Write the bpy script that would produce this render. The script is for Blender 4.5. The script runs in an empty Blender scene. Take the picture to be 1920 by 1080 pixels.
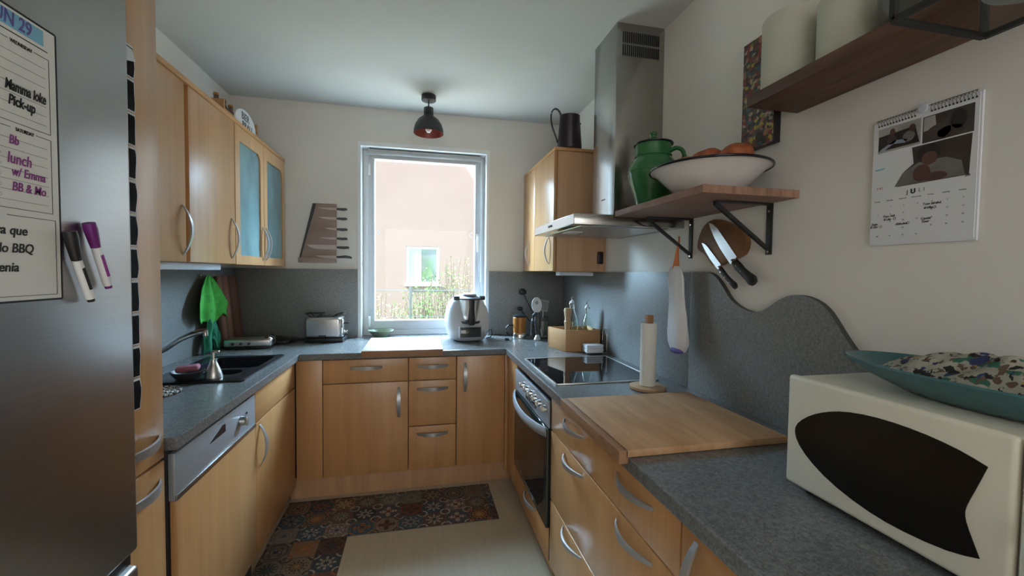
import bpy, bmesh, math, random
from mathutils import Vector, Matrix, noise
R=math.radians; PI=math.pi
random.seed(7)
SC=bpy.context.scene; COL=SC.collection
# ---------------------------------------------------------------- camera, sky, light, exposure
W=2.492; H=2.638; ZC=.9126; XL=.597; XR=1.867; YF=-.627; ZS=1.429; YR=-5.4
F=783.56; CX,CY,CZ=1.3059,-3.3317,1.4175; YAW,PIT,ROL=.2173,.0366,.0114
cam=bpy.data.cameras.new('camera'); camo=bpy.data.objects.new('camera',cam); COL.objects.link(camo); SC.camera=camo
cam.sensor_width=36; cam.lens=F/1920*36; cam.clip_start=.02; cam.clip_end=200
fw=Vector((math.sin(YAW)*math.cos(PIT),math.cos(YAW)*math.cos(PIT),-math.sin(PIT)))
r0=Vector((math.cos(YAW),-math.sin(YAW),0)); u0=r0.cross(fw)
rr=math.cos(ROL)*r0+math.sin(ROL)*u0; uu=-math.sin(ROL)*r0+math.cos(ROL)*u0
camo.matrix_world=Matrix(((rr.x,uu.x,-fw.x,CX),(rr.y,uu.y,-fw.y,CY),(rr.z,uu.z,-fw.z,CZ),(0,0,0,1)))
wd=bpy.data.worlds.new('sky'); SC.world=wd; wd.use_nodes=True
wd.node_tree.nodes['Background'].inputs[0].default_value=(.72,.86,1,1); wd.node_tree.nodes['Background'].inputs[1].default_value=1.5
def light(name,kind,loc,energy,color=(1,1,1),size=(1,1),target=None,angle=None,portal=False):
    l=bpy.data.lights.new(name,kind); o=bpy.data.objects.new(name,l); COL.objects.link(o); o.location=loc
    l.energy=energy; l.color=color
    if kind=='AREA': l.shape='RECTANGLE'; l.size,l.size_y=size
    if angle: l.angle=angle
    if target is not None: o.rotation_euler=(Vector(target)-Vector(loc)).to_track_quat('-Z','Y').to_euler()
    if portal: l.cycles.is_portal=True
    return o
light('sun','SUN',(-8,-3,9),20,(1,.94,.86),target=(1,.6,0),angle=R(1.5))
light('sky_light_over_garden','AREA',(1.25,3.4,4.05),750,(.52,.76,1),(4.2,1.6),target=(1.3,-1.2,1.1))
light('high_sky_light','AREA',(1.0,2.4,5.2),3800,(.46,.73,1),(8,3),target=(1.35,0,1.2))
light('side_sky_light','AREA',(-4.6,4.6,4.6),2800,(.48,.74,1),(3.2,3.2),target=(2.3,-1,1.3))
light('side_sky_light_east','AREA',(7.3,4.6,4.6),1500,(.48,.74,1),(3.2,3.2),target=(.3,-1,1.3))
light('rear_fill_light','AREA',(1.45,YR-.12,1.75),19,(1,.95,.87),(1.7,1.5),target=(1.4,0,1.35))  # added fill lamp behind the camera, its rear window is made up
SC.view_settings.view_transform='Standard'; SC.view_settings.look='None'; SC.view_settings.exposure=.12; SC.view_settings.gamma=1

# ---------------------------------------------------------------- materials
def nn(nt,t,**k):
    n=nt.nodes.new(t)
    for a,b in k.items():
        if a.startswith('i_'): n.inputs[a[2:].replace('_',' ')].default_value=b
        else: setattr(n,a,b)
    return n
def mix(nt,f,a,b,bt='MIX'):
    m=nt.nodes.new('ShaderNodeMix'); m.data_type='RGBA'; m.blend_type=bt
    for i,v in ((0,f),(6,a),(7,b)):
        if isinstance(v,bpy.types.NodeSocket): nt.links.new(v,m.inputs[i])
        elif i==0: m.inputs[0].default_value=v
        else: m.inputs[i].default_value=(*v,1)
    return m.outputs[2]
def base(name,col,rough=.5,metal=0,spec=.5,**k):
    m=bpy.data.materials.new(name); m.use_nodes=True; p=m.node_tree.nodes['Principled BSDF']
    p.inputs['Base Color'].default_value=(*col,1); p.inputs['Roughness'].default_value=rough; p.inputs['Metallic'].default_value=metal
    p.inputs['Specular IOR Level'].default_value=spec
    for a,b in k.items(): p.inputs[a.replace('_',' ')].default_value=b
    return m,m.node_tree,p
def coords(nt,scale=(1,1,1),rot=(0,0,0),kind='Object'):
    tc=nt.nodes.new('ShaderNodeTexCoord'); mp=nt.nodes.new('ShaderNodeMapping'); mp.inputs['Scale'].default_value=scale; mp.inputs['Rotation'].default_value=rot
    nt.links.new(tc.outputs[kind],mp.inputs[0]); return mp.outputs[0]
def nois(nt,vec,scale,detail=3,rough=.5):
    n=nt.nodes.new('ShaderNodeTexNoise'); n.inputs['Scale'].default_value=scale; n.inputs['Detail'].default_value=detail; n.inputs['Roughness'].default_value=rough
    nt.links.new(vec,n.inputs['Vector']); return n.outputs[0]
def ramp(nt,f,stops,interp='LINEAR'):
    r=nt.nodes.new('ShaderNodeValToRGB'); r.color_ramp.interpolation=interp; e=r.color_ramp.elements
    while len(e)<len(stops): e.new(.5)
    for i,(p,c) in enumerate(stops): e[i].position=p; e[i].color=(*c,1)
    nt.links.new(f,r.inputs[0]); return r.outputs[0]
def bump(nt,p,h,st=.2,d=.002):
    b=nt.nodes.new('ShaderNodeBump'); b.inputs['Strength'].default_value=st; b.inputs['Distance'].default_value=d
    nt.links.new(h,b.inputs['Height']); nt.links.new(b.outputs[0],p.inputs['Normal'])
def dark(c,k): return tuple(x*k for x in c)
def plain(name,col,rough=.5,metal=0,var=.08,scale=8,bmp=0,**k):
    m,nt,p=base(name,col,rough,metal,**k); n=nois(nt,coords(nt),scale,4)
    nt.links.new(ramp(nt,n,[(.3,dark(col,1-var)),(.7,dark(col,1+var))]),p.inputs['Base Color'])
    if bmp: bump(nt,p,nois(nt,coords(nt),scale*12,3),bmp)
    return m
def wood(name,c1,c2,grain=(14,14,.7),rough=.42,scale=3,streak=None,bmp=.05,spec=.4):
    m,nt,p=base(name,c1,rough,spec=spec); v=coords(nt,grain)
    n=nois(nt,v,scale,6,.6); c=ramp(nt,n,[(.3,c2),(.68,c1)])
    v2=coords(nt,tuple(g*.22 for g in grain)); n2=nois(nt,v2,scale,2)
    c=mix(nt,.35,c,ramp(nt,n2,[(.35,dark(c2,.85)),(.65,dark(c1,1.1))]))
    if streak: c=mix(nt,.7,c,ramp(nt,nois(nt,coords(nt,streak),1.0,1),[(.40,dark(c2,.45)),(.52,c1),(.62,dark(c1,1.35))]))
    nt.links.new(c,p.inputs['Base Color']); bump(nt,p,n,bmp,.001); return m
def brushed(name,col,rough=.3,grain=(1,1,60),var=.06):
    m,nt,p=base(name,col,rough,1); n=nois(nt,coords(nt,grain),6,4)
    nt.links.new(ramp(nt,n,[(.3,dark(col,1-var)),(.7,dark(col,1+var))]),p.inputs['Base Color'])
    bump(nt,p,n,.06,.0006); return m
def speckle(name,c1,c2,c3,scale=260,rough=.35):
    m,nt,p=base(name,c1,rough,spec=.5); v=coords(nt)
    n=nois(nt,v,scale,2,.7); n2=nois(nt,v,scale*.45,3,.7)
    c=ramp(nt,n,[(.36,c2),(.46,c1),(.58,c1),(.68,c3)]); c=mix(nt,.4,c,ramp(nt,n2,[(.38,c2),(.62,c3)]))
    nt.links.new(c,p.inputs['Base Color']); bump(nt,p,n,.05,.0006); return m
BE1=(.60,.325,.14); BE2=(.53,.265,.105)
M={}
M['beech']=wood('beech_front',BE1,BE2,(26,26,1.1),.30)
bp=M['beech'].node_tree.nodes['Principled BSDF']; bp.inputs['Coat Weight'].default_value=.45; bp.inputs['Coat Roughness'].default_value=.3
M['beech_h']=wood('beech_horizontal',BE1,BE2,(26,1.1,26),.38)
M['beech_hx']=wood('beech_horizontal_x',BE1,BE2,(1.1,26,26),.38)
M['beech_side']=wood('beech_side_panel',(.60,.36,.20),(.54,.31,.165),(26,26,1.1),.45)
M['worktop']=speckle('worktop_grey',(.155,.16,.16),(.085,.088,.088),(.245,.25,.25),230,.27)
M['splash']=speckle('splash_grey',(.195,.198,.195),(.12,.122,.12),(.285,.288,.285),230,.38)
M['splash_dark']=speckle('splash_edge',(.06,.06,.055),(.04,.04,.04),(.09,.09,.085),230,.5)
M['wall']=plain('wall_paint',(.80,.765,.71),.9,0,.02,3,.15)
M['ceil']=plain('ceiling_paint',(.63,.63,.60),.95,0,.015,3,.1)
M['white_pvc']=plain('white_frame_plastic',(.88,.89,.89),.35,0,.02,4)
M['white_trim']=plain('white_gloss_trim',(.88,.89,.89),.35,0,.02,4)
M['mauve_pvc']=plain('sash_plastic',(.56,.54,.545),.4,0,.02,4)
M['steel']=brushed('brushed_steel',(.50,.50,.49),.30)
M['steel_h']=brushed('brushed_steel_bright',(.70,.69,.67),.32,(60,1,1))
M['fridge']=brushed('fridge_steel',(.37,.36,.35),.33,(1,1,80),.04)
M['hood']=brushed('hood_steel',(.42,.41,.395),.20,(1,1,70),.03)
M['handle']=plain('satin_nickel',(.42,.42,.43),.32,.55,.05,8)
M['silver']=plain('silver_painted_metal',(.40,.43,.47),.38,.35,.04,30)
M['chrome']=base('chrome',(.8,.8,.8),.08,1)[0]
M['black']=plain('black_plastic',(.012,.012,.014),.4,0,.1)
M['blackmetal']=plain('black_powder_coat',(.016,.015,.015),.5,0,.1)
M['darkgrey']=plain('dark_grey_plastic',(.05,.05,.055),.45)
M['grey']=plain('grey_plastic',(.35,.36,.38),.4)
M['sink']=plain('black_composite',(.012,.013,.018),.28,0,.2,80)
M['blackglass']=base('black_glass',(.006,.006,.008),.04,0,.6)[0]
M['ovenglass']=base('oven_glass',(.02,.025,.022),.07,0,.7)[0]
M['mwglass']=base('microwave_window_plastic',(.007,.006,.005),.22,0,.35)[0]
M['cream']=plain('cream_plastic',(.76,.71,.58),.32,0,.03,3)
M['white']=plain('white_plastic',(.78,.79,.80),.3,0,.02)
M['softwhite']=plain('soft_white_plastic',(.56,.57,.60),.3,0,.02)
M['paper']=plain('white_paper',(.74,.75,.77),.8,0,.02)
M['planner']=plain('planner_board',(.76,.755,.72),.35,0,.02)
M['ink']=plain('black_ink',(.01,.01,.012),.6)
M['greyink']=plain('grey_ink',(.25,.26,.28),.7)
M['purpleink']=plain('purple_ink',(.25,.04,.24),.6)
M['navyink']=plain('violet_blue_ink',(.11,.09,.33),.6)
M['bluepaper']=plain('light_blue_highlight',(.20,.48,.66),.6)
M['redink']=plain('orange_ink',(.6,.16,.06),.6)
M['green_enamel']=plain('green_enamel',(.035,.15,.05),.14,0,.22,9)
M['rimblack']=plain('black_enamel_rim',(.008,.008,.015),.15)
M['enamel']=plain('white_enamel',(.70,.66,.62),.18,0,.05)
M['bread']=plain('crusty_brown',(.36,.10,.035),.55,0,.35,26,.5)
M['jug']=plain('dark_plum_metal',(.022,.010,.018),.4,0,.2)
M['shelf1']=wood('walnut_butcher_block',(.33,.20,.155),(.22,.125,.095),(2,14,14),.5,3,None,.15)
M['shelf1x']=wood('butcher_block_end',(.42,.24,.16),(.20,.10,.06),(22,22,3),.5,4)
M['shelf2']=wood('dark_walnut_shelf',(.20,.095,.06),(.07,.034,.024),(16,2,16),.55,3,None,.3)
M['boardtop']=wood('maple_board',(.64,.38,.20),(.40,.21,.095),(9,1.3,9),.5,3,None,.1)
M['boardedge']=wood('maple_board_edge',(.40,.22,.12),(.28,.14,.075),(2,9,9),.5,3)
M['boardlight']=wood('pale_birch_board',(.50,.43,.385),(.45,.38,.33),(1.2,9,9),.45,3)
M['walnutblock']=wood('knife_rack_wood',(.36,.25,.21),(.29,.195,.165),(2,9,9),.5,3)
M['walnutlight']=wood('knife_rack_ledge',(.36,.27,.23),(.30,.21,.18),(2,9,9),.5,3)
M['olive']=wood('olive_wood',(.24,.115,.035),(.11,.04,.018),(5,5,9),.4,2.5,None,.1)
M['striped']=wood('striped_walnut_board',(.21,.10,.06),(.13,.058,.035),(9,9,1),.5,2,(1,17,.12))
M['crate']=wood('birch_box',(.55,.30,.13),(.48,.25,.105),(2,2,14),.5,3)
M['lightwood']=wood('light_turned_wood',(.56,.38,.22),(.46,.28,.15),(12,12,2),.45,3)
M['stickwood']=wood('brown_stick_wood',(.36,.17,.08),(.3,.13,.06),(12,12,2),.5,3)
M['candle']=plain('ivory_wax',(.60,.59,.50),.6,0,.03,6,.05,Subsurface_Weight=.1)
M['vase']=plain('grey_glazed_ceramic',(.10,.10,.075),.3,0,.1)
M['tissue']=plain('white_tissue',(.74,.72,.67),.9,0,.03,30,.3)
M['bag']=plain('white_plastic_fabric',(.70,.69,.70),.6,0,.05,10,.4)
M['orange']=plain('orange_webbing',(.55,.17,.06),.7)
M['amber']=plain('copper_amber_metal',(.45,.18,.04),.3,.35,.15,6)
M['cloth_green']=plain('bright_green_cloth',(.06,.40,.05),.85,0,.25,20,.6)
M['cloth_teal']=plain('dark_green_cloth',(.02,.22,.12),.85,0,.2,20,.6)
M['pink']=plain('pink_sponge',(.42,.16,.20),.9,0,.2,60,.8)
M['teal']=plain('teal_glazed_ceramic',(.055,.15,.16),.22,0,.15,12)
M['bowlgreen']=plain('olive_glazed_bowl',(.16,.20,.13),.25,0,.15)
M['copper_in']=plain('copper_red_inside',(.30,.075,.06),.4,.3)
M['lampblack']=plain('matt_anthracite',(.02,.02,.026),.45)
M['blind']=plain('grey_blind_fabric',(.40,.39,.375),.7,0,.04)
M['felt']=plain('purple_marker_plastic',(.16,.02,.18),.35)
M['photo_dark']=plain('photo_print',(.008,.007,.007),.7,0,.7,30,spec=.1)
M['kh']=plain('knife_handle_grey',(.07,.065,.07),.5)
M['blade']=brushed('knife_blade',(.72,.72,.72),.22,(1,1,30))
M['blade_dim']=plain('wood_inlay_blade',(.55,.45,.41),.5,.1)
M['glasswhite']=plain('fluorescent_cover',(.62,.66,.72),.4,0,.02)
def glassm(name,col=(1,1,1),rough=0,ior=1.45):
    return base(name,col,rough,0,.5,Transmission_Weight=1.0,IOR=ior)[0]
M['glass']=glassm('bottle_glass',(.93,1,.96))
M['bulb']=glassm('bulb_glass',(1,.97,.92))
def pane(name,tint=(1,1,1),refl=.06,rough=0):
    m=bpy.data.materials.new(name); m.use_nodes=True; nt=m.node_tree; nt.nodes.clear()
    o=nt.nodes.new('ShaderNodeOutputMaterial'); t=nt.nodes.new('ShaderNodeBsdfTransparent'); t.inputs[0].default_value=(*tint,1)
    g=nt.nodes.new('ShaderNodeBsdfGlossy'); g.inputs['Roughness'].default_value=rough; x=nt.nodes.new('ShaderNodeMixShader'); x.inputs[0].default_value=refl
    nt.links.new(t.outputs[0],x.inputs[1]); nt.links.new(g.outputs[0],x.inputs[2]); nt.links.new(x.outputs[0],o.inputs[0]); return m
M['pane']=pane('window_pane',(.98,.99,.98),.008)
M['lanternpane']=pane('lantern_pane',(.93,.94,.93),.03)
def frosted():
    m,nt,p=base('frosted_teal_glass',(.22,.36,.37),.28,0,.6)
    c=nois(nt,coords(nt,(3,3,1.2)),2.5,3); nt.links.new(ramp(nt,c,[(.3,(.10,.17,.18)),(.7,(.20,.36,.38))]),p.inputs['Base Color']); return m
M['frosted']=frosted()
def floorm():
    m,nt,p=base('laminate_floor',(.5,.45,.35),.35,0,.4)
    b=nt.nodes.new('ShaderNodeTexBrick'); b.inputs['Scale'].default_value=1; b.inputs['Mortar Size'].default_value=.0012; b.inputs['Brick Width'].default_value=1.25; b.inputs['Row Height'].default_value=.19
    b.inputs['Color1'].default_value=(.50,.43,.32,1); b.inputs['Color2'].default_value=(.44,.38,.275,1); b.inputs['Mortar'].default_value=(.40,.34,.245,1)
    nt.links.new(coords(nt,rot=(0,0,R(90))),b.inputs['Vector'])
    n=nois(nt,coords(nt,(18,1.2,1)),3,5); c=mix(nt,.25,b.outputs[0],ramp(nt,n,[(.3,(.40,.34,.24)),(.7,(.56,.49,.37))]))
    nt.links.new(c,p.inputs['Base Color']); return m
M['floor']=floorm()
def rugm():
    m,nt,p=base('patchwork_tile_vinyl',(.3,.3,.3),.6,0,.3)
    L=nt.links
    def mt(op,a,b=None,c=None):
        n=nt.nodes.new('ShaderNodeMath'); n.operation=op
        for i,v in enumerate((a,b,c)):
            if v is None: continue
            if isinstance(v,(int,float)): n.inputs[i].default_value=v
            else: L.new(v,n.inputs[i])
        return n.outputs[0]
    sp=nt.nodes.new('ShaderNodeSeparateXYZ'); L.new(coords(nt,(1/.131,)*3),sp.inputs[0])
    X=mt('ADD',sp.outputs[0],-.12); Y=mt('ADD',sp.outputs[1],-.22)
    fx=mt('FLOOR',X); fy=mt('FLOOR',Y); ux=mt('SUBTRACT',mt('SUBTRACT',X,fx),.5); uy=mt('SUBTRACT',mt('SUBTRACT',Y,fy),.5)
    cb=nt.nodes.new('ShaderNodeCombineXYZ'); L.new(fx,cb.inputs[0]); L.new(fy,cb.inputs[1])
    def wn(off):
        a=nt.nodes.new('ShaderNodeVectorMath'); a.operation='ADD'; L.new(cb.outputs[0],a.inputs[0]); a.inputs[1].default_value=(off,off*1.7,off*.3)
        w=nt.nodes.new('ShaderNodeTexWhiteNoise'); L.new(a.outputs[0],w.inputs['Vector']); return w.outputs['Value']
    r1,r2,r3,r4=wn(0),wn(5.3),wn(11.1),wn(17.7)
    rad=mt('SQRT',mt('ADD',mt('MULTIPLY',ux,ux),mt('MULTIPLY',uy,uy))); th=mt('ARCTAN2',uy,ux)
    k=mt('ADD',mt('MULTIPLY',mt('FLOOR',mt('MULTIPLY',r3,3)),4),4)
    pet=mt('COSINE',mt('MULTIPLY',th,k))
    fl=mt('LESS_THAN',rad,mt('ADD',.26,mt('MULTIPLY',pet,.12)))
    inner=mt('LESS_THAN',rad,mt('ADD',.11,mt('MULTIPLY',pet,-.04)))
    ring=mt('GREATER_THAN',mt('SINE',mt('ADD',mt('MULTIPLY',rad,mt('ADD',26,mt('MULTIPLY',r4,22))),mt('MULTIPLY',pet,1.2))),.55)
    ax=mt('ABSOLUTE',ux); ay=mt('ABSOLUTE',uy); dx=mt('SUBTRACT',.5,ax); dy=mt('SUBTRACT',.5,ay)
    cr=mt('SQRT',mt('ADD',mt('MULTIPLY',dx,dx),mt('MULTIPLY',dy,dy)))
    corner=mt('LESS_THAN',mt('ABSOLUTE',mt('SUBTRACT',cr,.2)),.035); cfill=mt('LESS_THAN',cr,.12)
    edge=mt('GREATER_THAN',mt('MAXIMUM',ax,ay),.482)
    bg=ramp(nt,r1,[(0,(.045,.07,.095)),(.2,(.22,.16,.12)),(.38,(.028,.03,.035)),(.52,(.16,.14,.125)),(.68,(.06,.10,.12)),(.84,(.13,.06,.04))],'CONSTANT')
    fg=ramp(nt,r2,[(0,(.38,.31,.24)),(.25,(.30,.10,.035)),(.45,(.34,.30,.27)),(.62,(.035,.03,.032)),(.8,(.27,.21,.16))],'CONSTANT')
    ac=ramp(nt,r3,[(0,(.12,.035,.02)),(.3,(.03,.045,.07)),(.6,(.33,.19,.08)),(.8,(.05,.10,.10))],'CONSTANT')
    c=mix(nt,fl,bg,fg); c=mix(nt,mt('MULTIPLY',ring,.75),c,ac); c=mix(nt,inner,c,ac); c=mix(nt,corner,c,fg); c=mix(nt,cfill,c,ac); c=mix(nt,edge,c,(.09,.08,.075))
    L.new(c,p.inputs['Base Color']); return m
M['rug']=rugm()
def patchcloth():
    m,nt,p=base('printed_cloth',(.5,.48,.4),.85); v=coords(nt)
    def blob(scale,lo,hi,off):
        scale*=2.1; lo-=.015; hi-=.015
        mp=nt.nodes.new('ShaderNodeMapping'); mp.inputs['Location'].default_value=(off,off*2,off*3); nt.links.new(v,mp.inputs[0])
        n=nois(nt,mp.outputs[0],scale,2); return ramp(nt,n,[(lo,(0,0,0)),(hi,(1,1,1))])
    c=ramp(nt,nois(nt,v,12,3),[(.3,(.26,.25,.19)),(.7,(.46,.43,.36))])
    c=mix(nt,blob(17,.59,.62,3),c,(.03,.13,.085)); c=mix(nt,blob(15,.645,.66,9),c,(.03,.045,.13)); c=mix(nt,blob(9,.665,.675,14),c,(.38,.05,.04))
    c=mix(nt,blob(24,.60,.62,20),c,(.12,.075,.05)); c=mix(nt,blob(14,.68,.69,27),c,(.38,.26,.07)); c=mix(nt,blob(30,.62,.63,33),c,(.012,.012,.012))
    nt.links.new(c,p.inputs['Base Color']); bump(nt,p,nois(nt,v,200,2),.3); return m
M['printcloth']=patchcloth()
def artm():
    m,nt,p=base('dark_floral_print',(.03,.02,.02),.3); v=coords(nt)
    vo=nt.nodes.new('ShaderNodeTexVoronoi'); vo.inputs['Scale'].default_value=70; nt.links.new(v,vo.inputs['Vector'])
    wn=nt.nodes.new('ShaderNodeTexWhiteNoise'); nt.links.new(vo.outputs['Color'],wn.inputs['Vector'])
    c=ramp(nt,wn.outputs['Value'],[(0,(.03,.02,.02)),(.3,(.22,.03,.02)),(.5,(.09,.06,.03)),(.62,(.36,.15,.08)),(.76,(.05,.09,.10)),(.86,(.45,.34,.22)),(.94,(.42,.32,.03))],'CONSTANT')
    c=mix(nt,ramp(nt,nois(nt,v,60,3),[(.5,(0,0,0)),(.66,(1,1,1))]),c,(.02,.013,.013)); nt.links.new(c,p.inputs['Base Color']); return m
M['art']=artm()
M['stucco']=plain('apricot_render',(.225,.168,.155),.9,0,.03,1.5,.2)
M['leaf']=plain('fresh_leaf',(.085,.17,.035),.6,0,.35,9,0,Transmission_Weight=0)
M['leaf2']=plain('yellow_leaf',(.20,.20,.065),.6,0,.3,9)
M['bounce']=plain('pale_bounce',(.46,.38,.30),.9,0,.04,3)  # colour of the slab added to reflect sun indoors
M['twig']=plain('twig_bark',(.07,.05,.03),.8)
M['grass']=plain('lawn',(.13,.19,.07),.9,0,.35,6,.4)
M['postm']=plain('grey_fence_metal',(.035,.045,.042),.6)
def housepane():  # green reflection of trees is painted into the pane colour
    m,nt,p=base('neighbour_window_glass',(.2,.3,.2),.12,0,.6)
    c=ramp(nt,nois(nt,coords(nt,(2.2,1,1.6)),1.6,4),[(.38,(.10,.115,.12)),(.55,(.05,.11,.045)),(.75,(.09,.16,.07))]); nt.links.new(c,p.inputs['Base Color']); return m
M['housepane']=housepane()

# ---------------------------------------------------------------- mesh helpers
class B:
    def __init__(s): s.bm=bmesh.new()
    def _add(s,t,mtx=None):
        if mtx is not None: bmesh.ops.transform(t,matrix=mtx,verts=t.verts)
        me=bpy.data.meshes.new('_t'); t.to_mesh(me); t.free(); s.bm.from_mesh(me); bpy.data.meshes.remove(me); return s
    def box(s,x0,x1,y0,y1,z0,z1,bev=0,seg=2,mtx=None):
        t=bmesh.new(); bmesh.ops.create_cube(t,size=1)
        for v in t.verts: v.co=Vector((x0+(v.co.x+.5)*(x1-x0),y0+(v.co.y+.5)*(y1-y0),z0+(v.co.z+.5)*(z1-z0)))
        if bev: bmesh.ops.bevel(t,geom=t.edges[:],offset=bev,segments=seg,affect='EDGES',profile=.5)
        return s._add(t,mtx)
    def lathe(s,prof,c=(0,0,0),seg=32,mtx=None,sx=1,sy=1):
        t=bmesh.new(); rings=[]
        for r,z in prof:
            if r<1e-5: rings.append([t.verts.new((0,0,z))])
            else: rings.append([t.verts.new((r*sx*math.cos(2*PI*i/seg),r*sy*math.sin(2*PI*i/seg),z)) for i in range(seg)])
        for a,b in zip(rings,rings[1:]):
            for i in range(seg):
                j=(i+1)%seg
                if len(a)==1 and len(b)==1: break
                if len(a)==1: t.faces.new((a[0],b[j],b[i]))
                elif len(b)==1: t.faces.new((a[i],a[j],b[0]))
                else: t.faces.new((a[i],a[j],b[j],b[i]))
        bmesh.ops.recalc_face_normals(t,faces=t.faces)
        m=Matrix.Translation(c)
        return s._add(t,(mtx@m) if mtx is not None else m)
    def cyl(s,p0,p1,r,r2=None,seg=20):
        p0=Vector(p0);p1=Vector(p1);d=p1-p0;L=d.length
        q=d.to_track_quat('Z','Y').to_matrix().to_4x4(); r2=r if r2 is None else r2
        b=min(.0015,r*.2,L*.2)
        return s.lathe([(0,0),(r-b,0),(r,b),(r2,L-b),(max(r2-b,1e-4),L),(0,L)],(0,0,0),seg,Matrix.Translation(p0)@q)
    def tube(s,pts,r,seg=10,rad=None,sx=1,sy=1,up=(0,0,1),closed=False):
        t=bmesh.new(); pts=[Vector(p) for p in pts]; n=len(pts); rings=[]
        for i,p in enumerate(pts):
            a=pts[(i-1)%n] if (closed or i>0) else pts[0]; b=pts[(i+1)%n] if (closed or i<n-1) else pts[-1]
            d=(b-a).normalized(); u=Vector(up)
            if abs(d.dot(u))>.98: u=Vector((1,0,0)) if abs(d.x)<.9 else Vector((0,1,0))
            x=d.cross(u).normalized(); y=x.cross(d).normalized(); ri=rad[i] if rad else r
            rings.append([t.verts.new(p+x*math.cos(2*PI*k/seg)*ri*sx+y*math.sin(2*PI*k/seg)*ri*sy) for k in range(seg)])
        for i in range(n if closed else n-1):
            a=rings[i];b=rings[(i+1)%n]
            for k in range(seg): t.faces.new((a[k],a[(k+1)%seg],b[(k+1)%seg],b[k]))
        if not closed: t.faces.new(rings[0][::-1]); t.faces.new(rings[-1])
        bmesh.ops.recalc_face_normals(t,faces=t.faces); return s._add(t)
    def poly(s,outer,holes=(),axis='z',a0=0,a1=1,bev=0,mtx=None):
        t=bmesh.new(); 
        def P(u,v): return {'z':(u,v,a0),'x':(a0,u,v),'y':(u,a0,v)}[axis]
        for loop in [outer,*holes]:
            vs=[t.verts.new(P(*p)) for p in loop]
            for i in range(len(vs)): t.edges.new((vs[i],vs[(i+1)%len(vs)]))
        if not holes: t.faces.new(t.verts[:])
        else: bmesh.ops.triangle_fill(t,edges=t.edges[:],use_beauty=True)
        e=bmesh.ops.extrude_face_region(t,geom=t.faces[:]); d={'z':(0,0,a1-a0),'x':(a1-a0,0,0),'y':(0,a1-a0,0)}[axis]
        nv=[g for g in e['geom'] if isinstance(g,bmesh.types.BMVert)]; bmesh.ops.translate(t,verts=nv,vec=d)
        bmesh.ops.recalc_face_normals(t,faces=t.faces)
        if bev:
            ed=[x for x in t.edges if len(x.link_faces)==2 and x.calc_face_angle(0)>.7]; bmesh.ops.bevel(t,geom=ed,offset=bev,segments=2,affect='EDGES',profile=.5)
        return s._add(t,mtx)
    def sph(s,c,r,sx=1,sy=1,sz=1,seg=20,mtx=None):
        t=bmesh.new(); bmesh.ops.create_uvsphere(t,u_segments=seg,v_segments=seg//2+2,radius=r)
        m=Matrix.Translation(c)@Matrix.Diagonal((sx,sy,sz,1)); return s._add(t,(mtx@m) if mtx is not None else m)
    def bow(s,p0,p1,nrm,w=.016,proj=.032,th=.0075,n=18):
        "flat bow pull handle from p0 to p1 bulging along nrm"
        p0=Vector(p0);p1=Vector(p1);nrm=Vector(nrm).normalized();d=(p1-p0).normalized();s3=d.cross(nrm).normalized();L=(p1-p0).length
        t=bmesh.new(); rings=[]
        for i in range(n+1):
            k=i/n; h=proj*math.sin(PI*k)**.8; hn=max(0,h-th*(.5+.5*math.sin(PI*k))); ww=w*(.62+.38*math.sin(PI*k))/2
            c=p0+(p1-p0)*k
            rings.append([t.verts.new(c+nrm*(hn)+s3*ww),t.verts.new(c+nrm*(h+.001)+s3*ww),t.verts.new(c+nrm*(h+.001)-s3*ww),t.verts.new(c+nrm*hn-s3*ww)])
        for a,b in zip(rings,rings[1:]):
            for k in range(4): t.faces.new((a[k],a[(k+1)%4],b[(k+1)%4],b[k]))
        t.faces.new(rings[0][::-1]); t.faces.new(rings[-1]); bmesh.ops.recalc_face_normals(t,faces=t.faces); return s._add(t)
    def grid(s,fn,nu,nv,closed_u=False):
        t=bmesh.new(); vs=[[t.verts.new(fn(i/(nu if closed_u else nu-1),j/(nv-1))) for j in range(nv)] for i in range(nu)]
        for i in range(nu if closed_u else nu-1):
            for j in range(nv-1): t.faces.new((vs[i][j],vs[(i+1)%nu][j],vs[(i+1)%nu][j+1],vs[i][j+1]))
        bmesh.ops.recalc_face_normals(t,faces=t.faces); return s._add(t)
    def obj(s,name,mat,parent=None,smooth=30,local=False):
        me=bpy.data.meshes.new(name); bm=s.bm
        if parent is not None and not local:
            w=Vector((0,0,0)); q=parent
            while q is not None: w+=q.location; q=q.parent
            bmesh.ops.translate(bm,verts=bm.verts,vec=-w)
        bm.to_mesh(me); bm.free(); o=bpy.data.objects.new(name,me); COL.objects.link(o); me.materials.append(M[mat] if isinstance(mat,str) else mat)
        if smooth:
            me.polygons.foreach_set('use_smooth',[True]*len(me.polygons)); me.set_sharp_from_angle(angle=R(smooth))
        if parent is not None: o.parent=parent
        return o
def sm(p,it=2):
    for _ in range(it):
        q=[p[0]]
        for a,c in zip(p,p[1:]): q+=[tuple(x*.75+y*.25 for x,y in zip(a,c)),tuple(x*.25+y*.75 for x,y in zip(a,c))]
        q.append(p[-1]); p=q
    return p
def tag(o,label,cat,group=None,kind=None):
    if kind=='structure': o['kind']=kind; 
    elif kind: o['kind']=kind
    if label: o['label']=label
    if cat: o['category']=cat
    if group: o['group']=group
    return o
def thing(name,label,cat,loc=(0,0,0),rotz=0,group=None,rot=None):
    o=bpy.data.objects.new(name,None); o.empty_display_size=.05; COL.objects.link(o); o.location=loc; o.rotation_euler=rot or (0,0,rotz)
    return tag(o,label,cat,group)
def struct(o): o['kind']='structure'; return o
def bx(*a,**k): return B().box(*a,**k)
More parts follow.
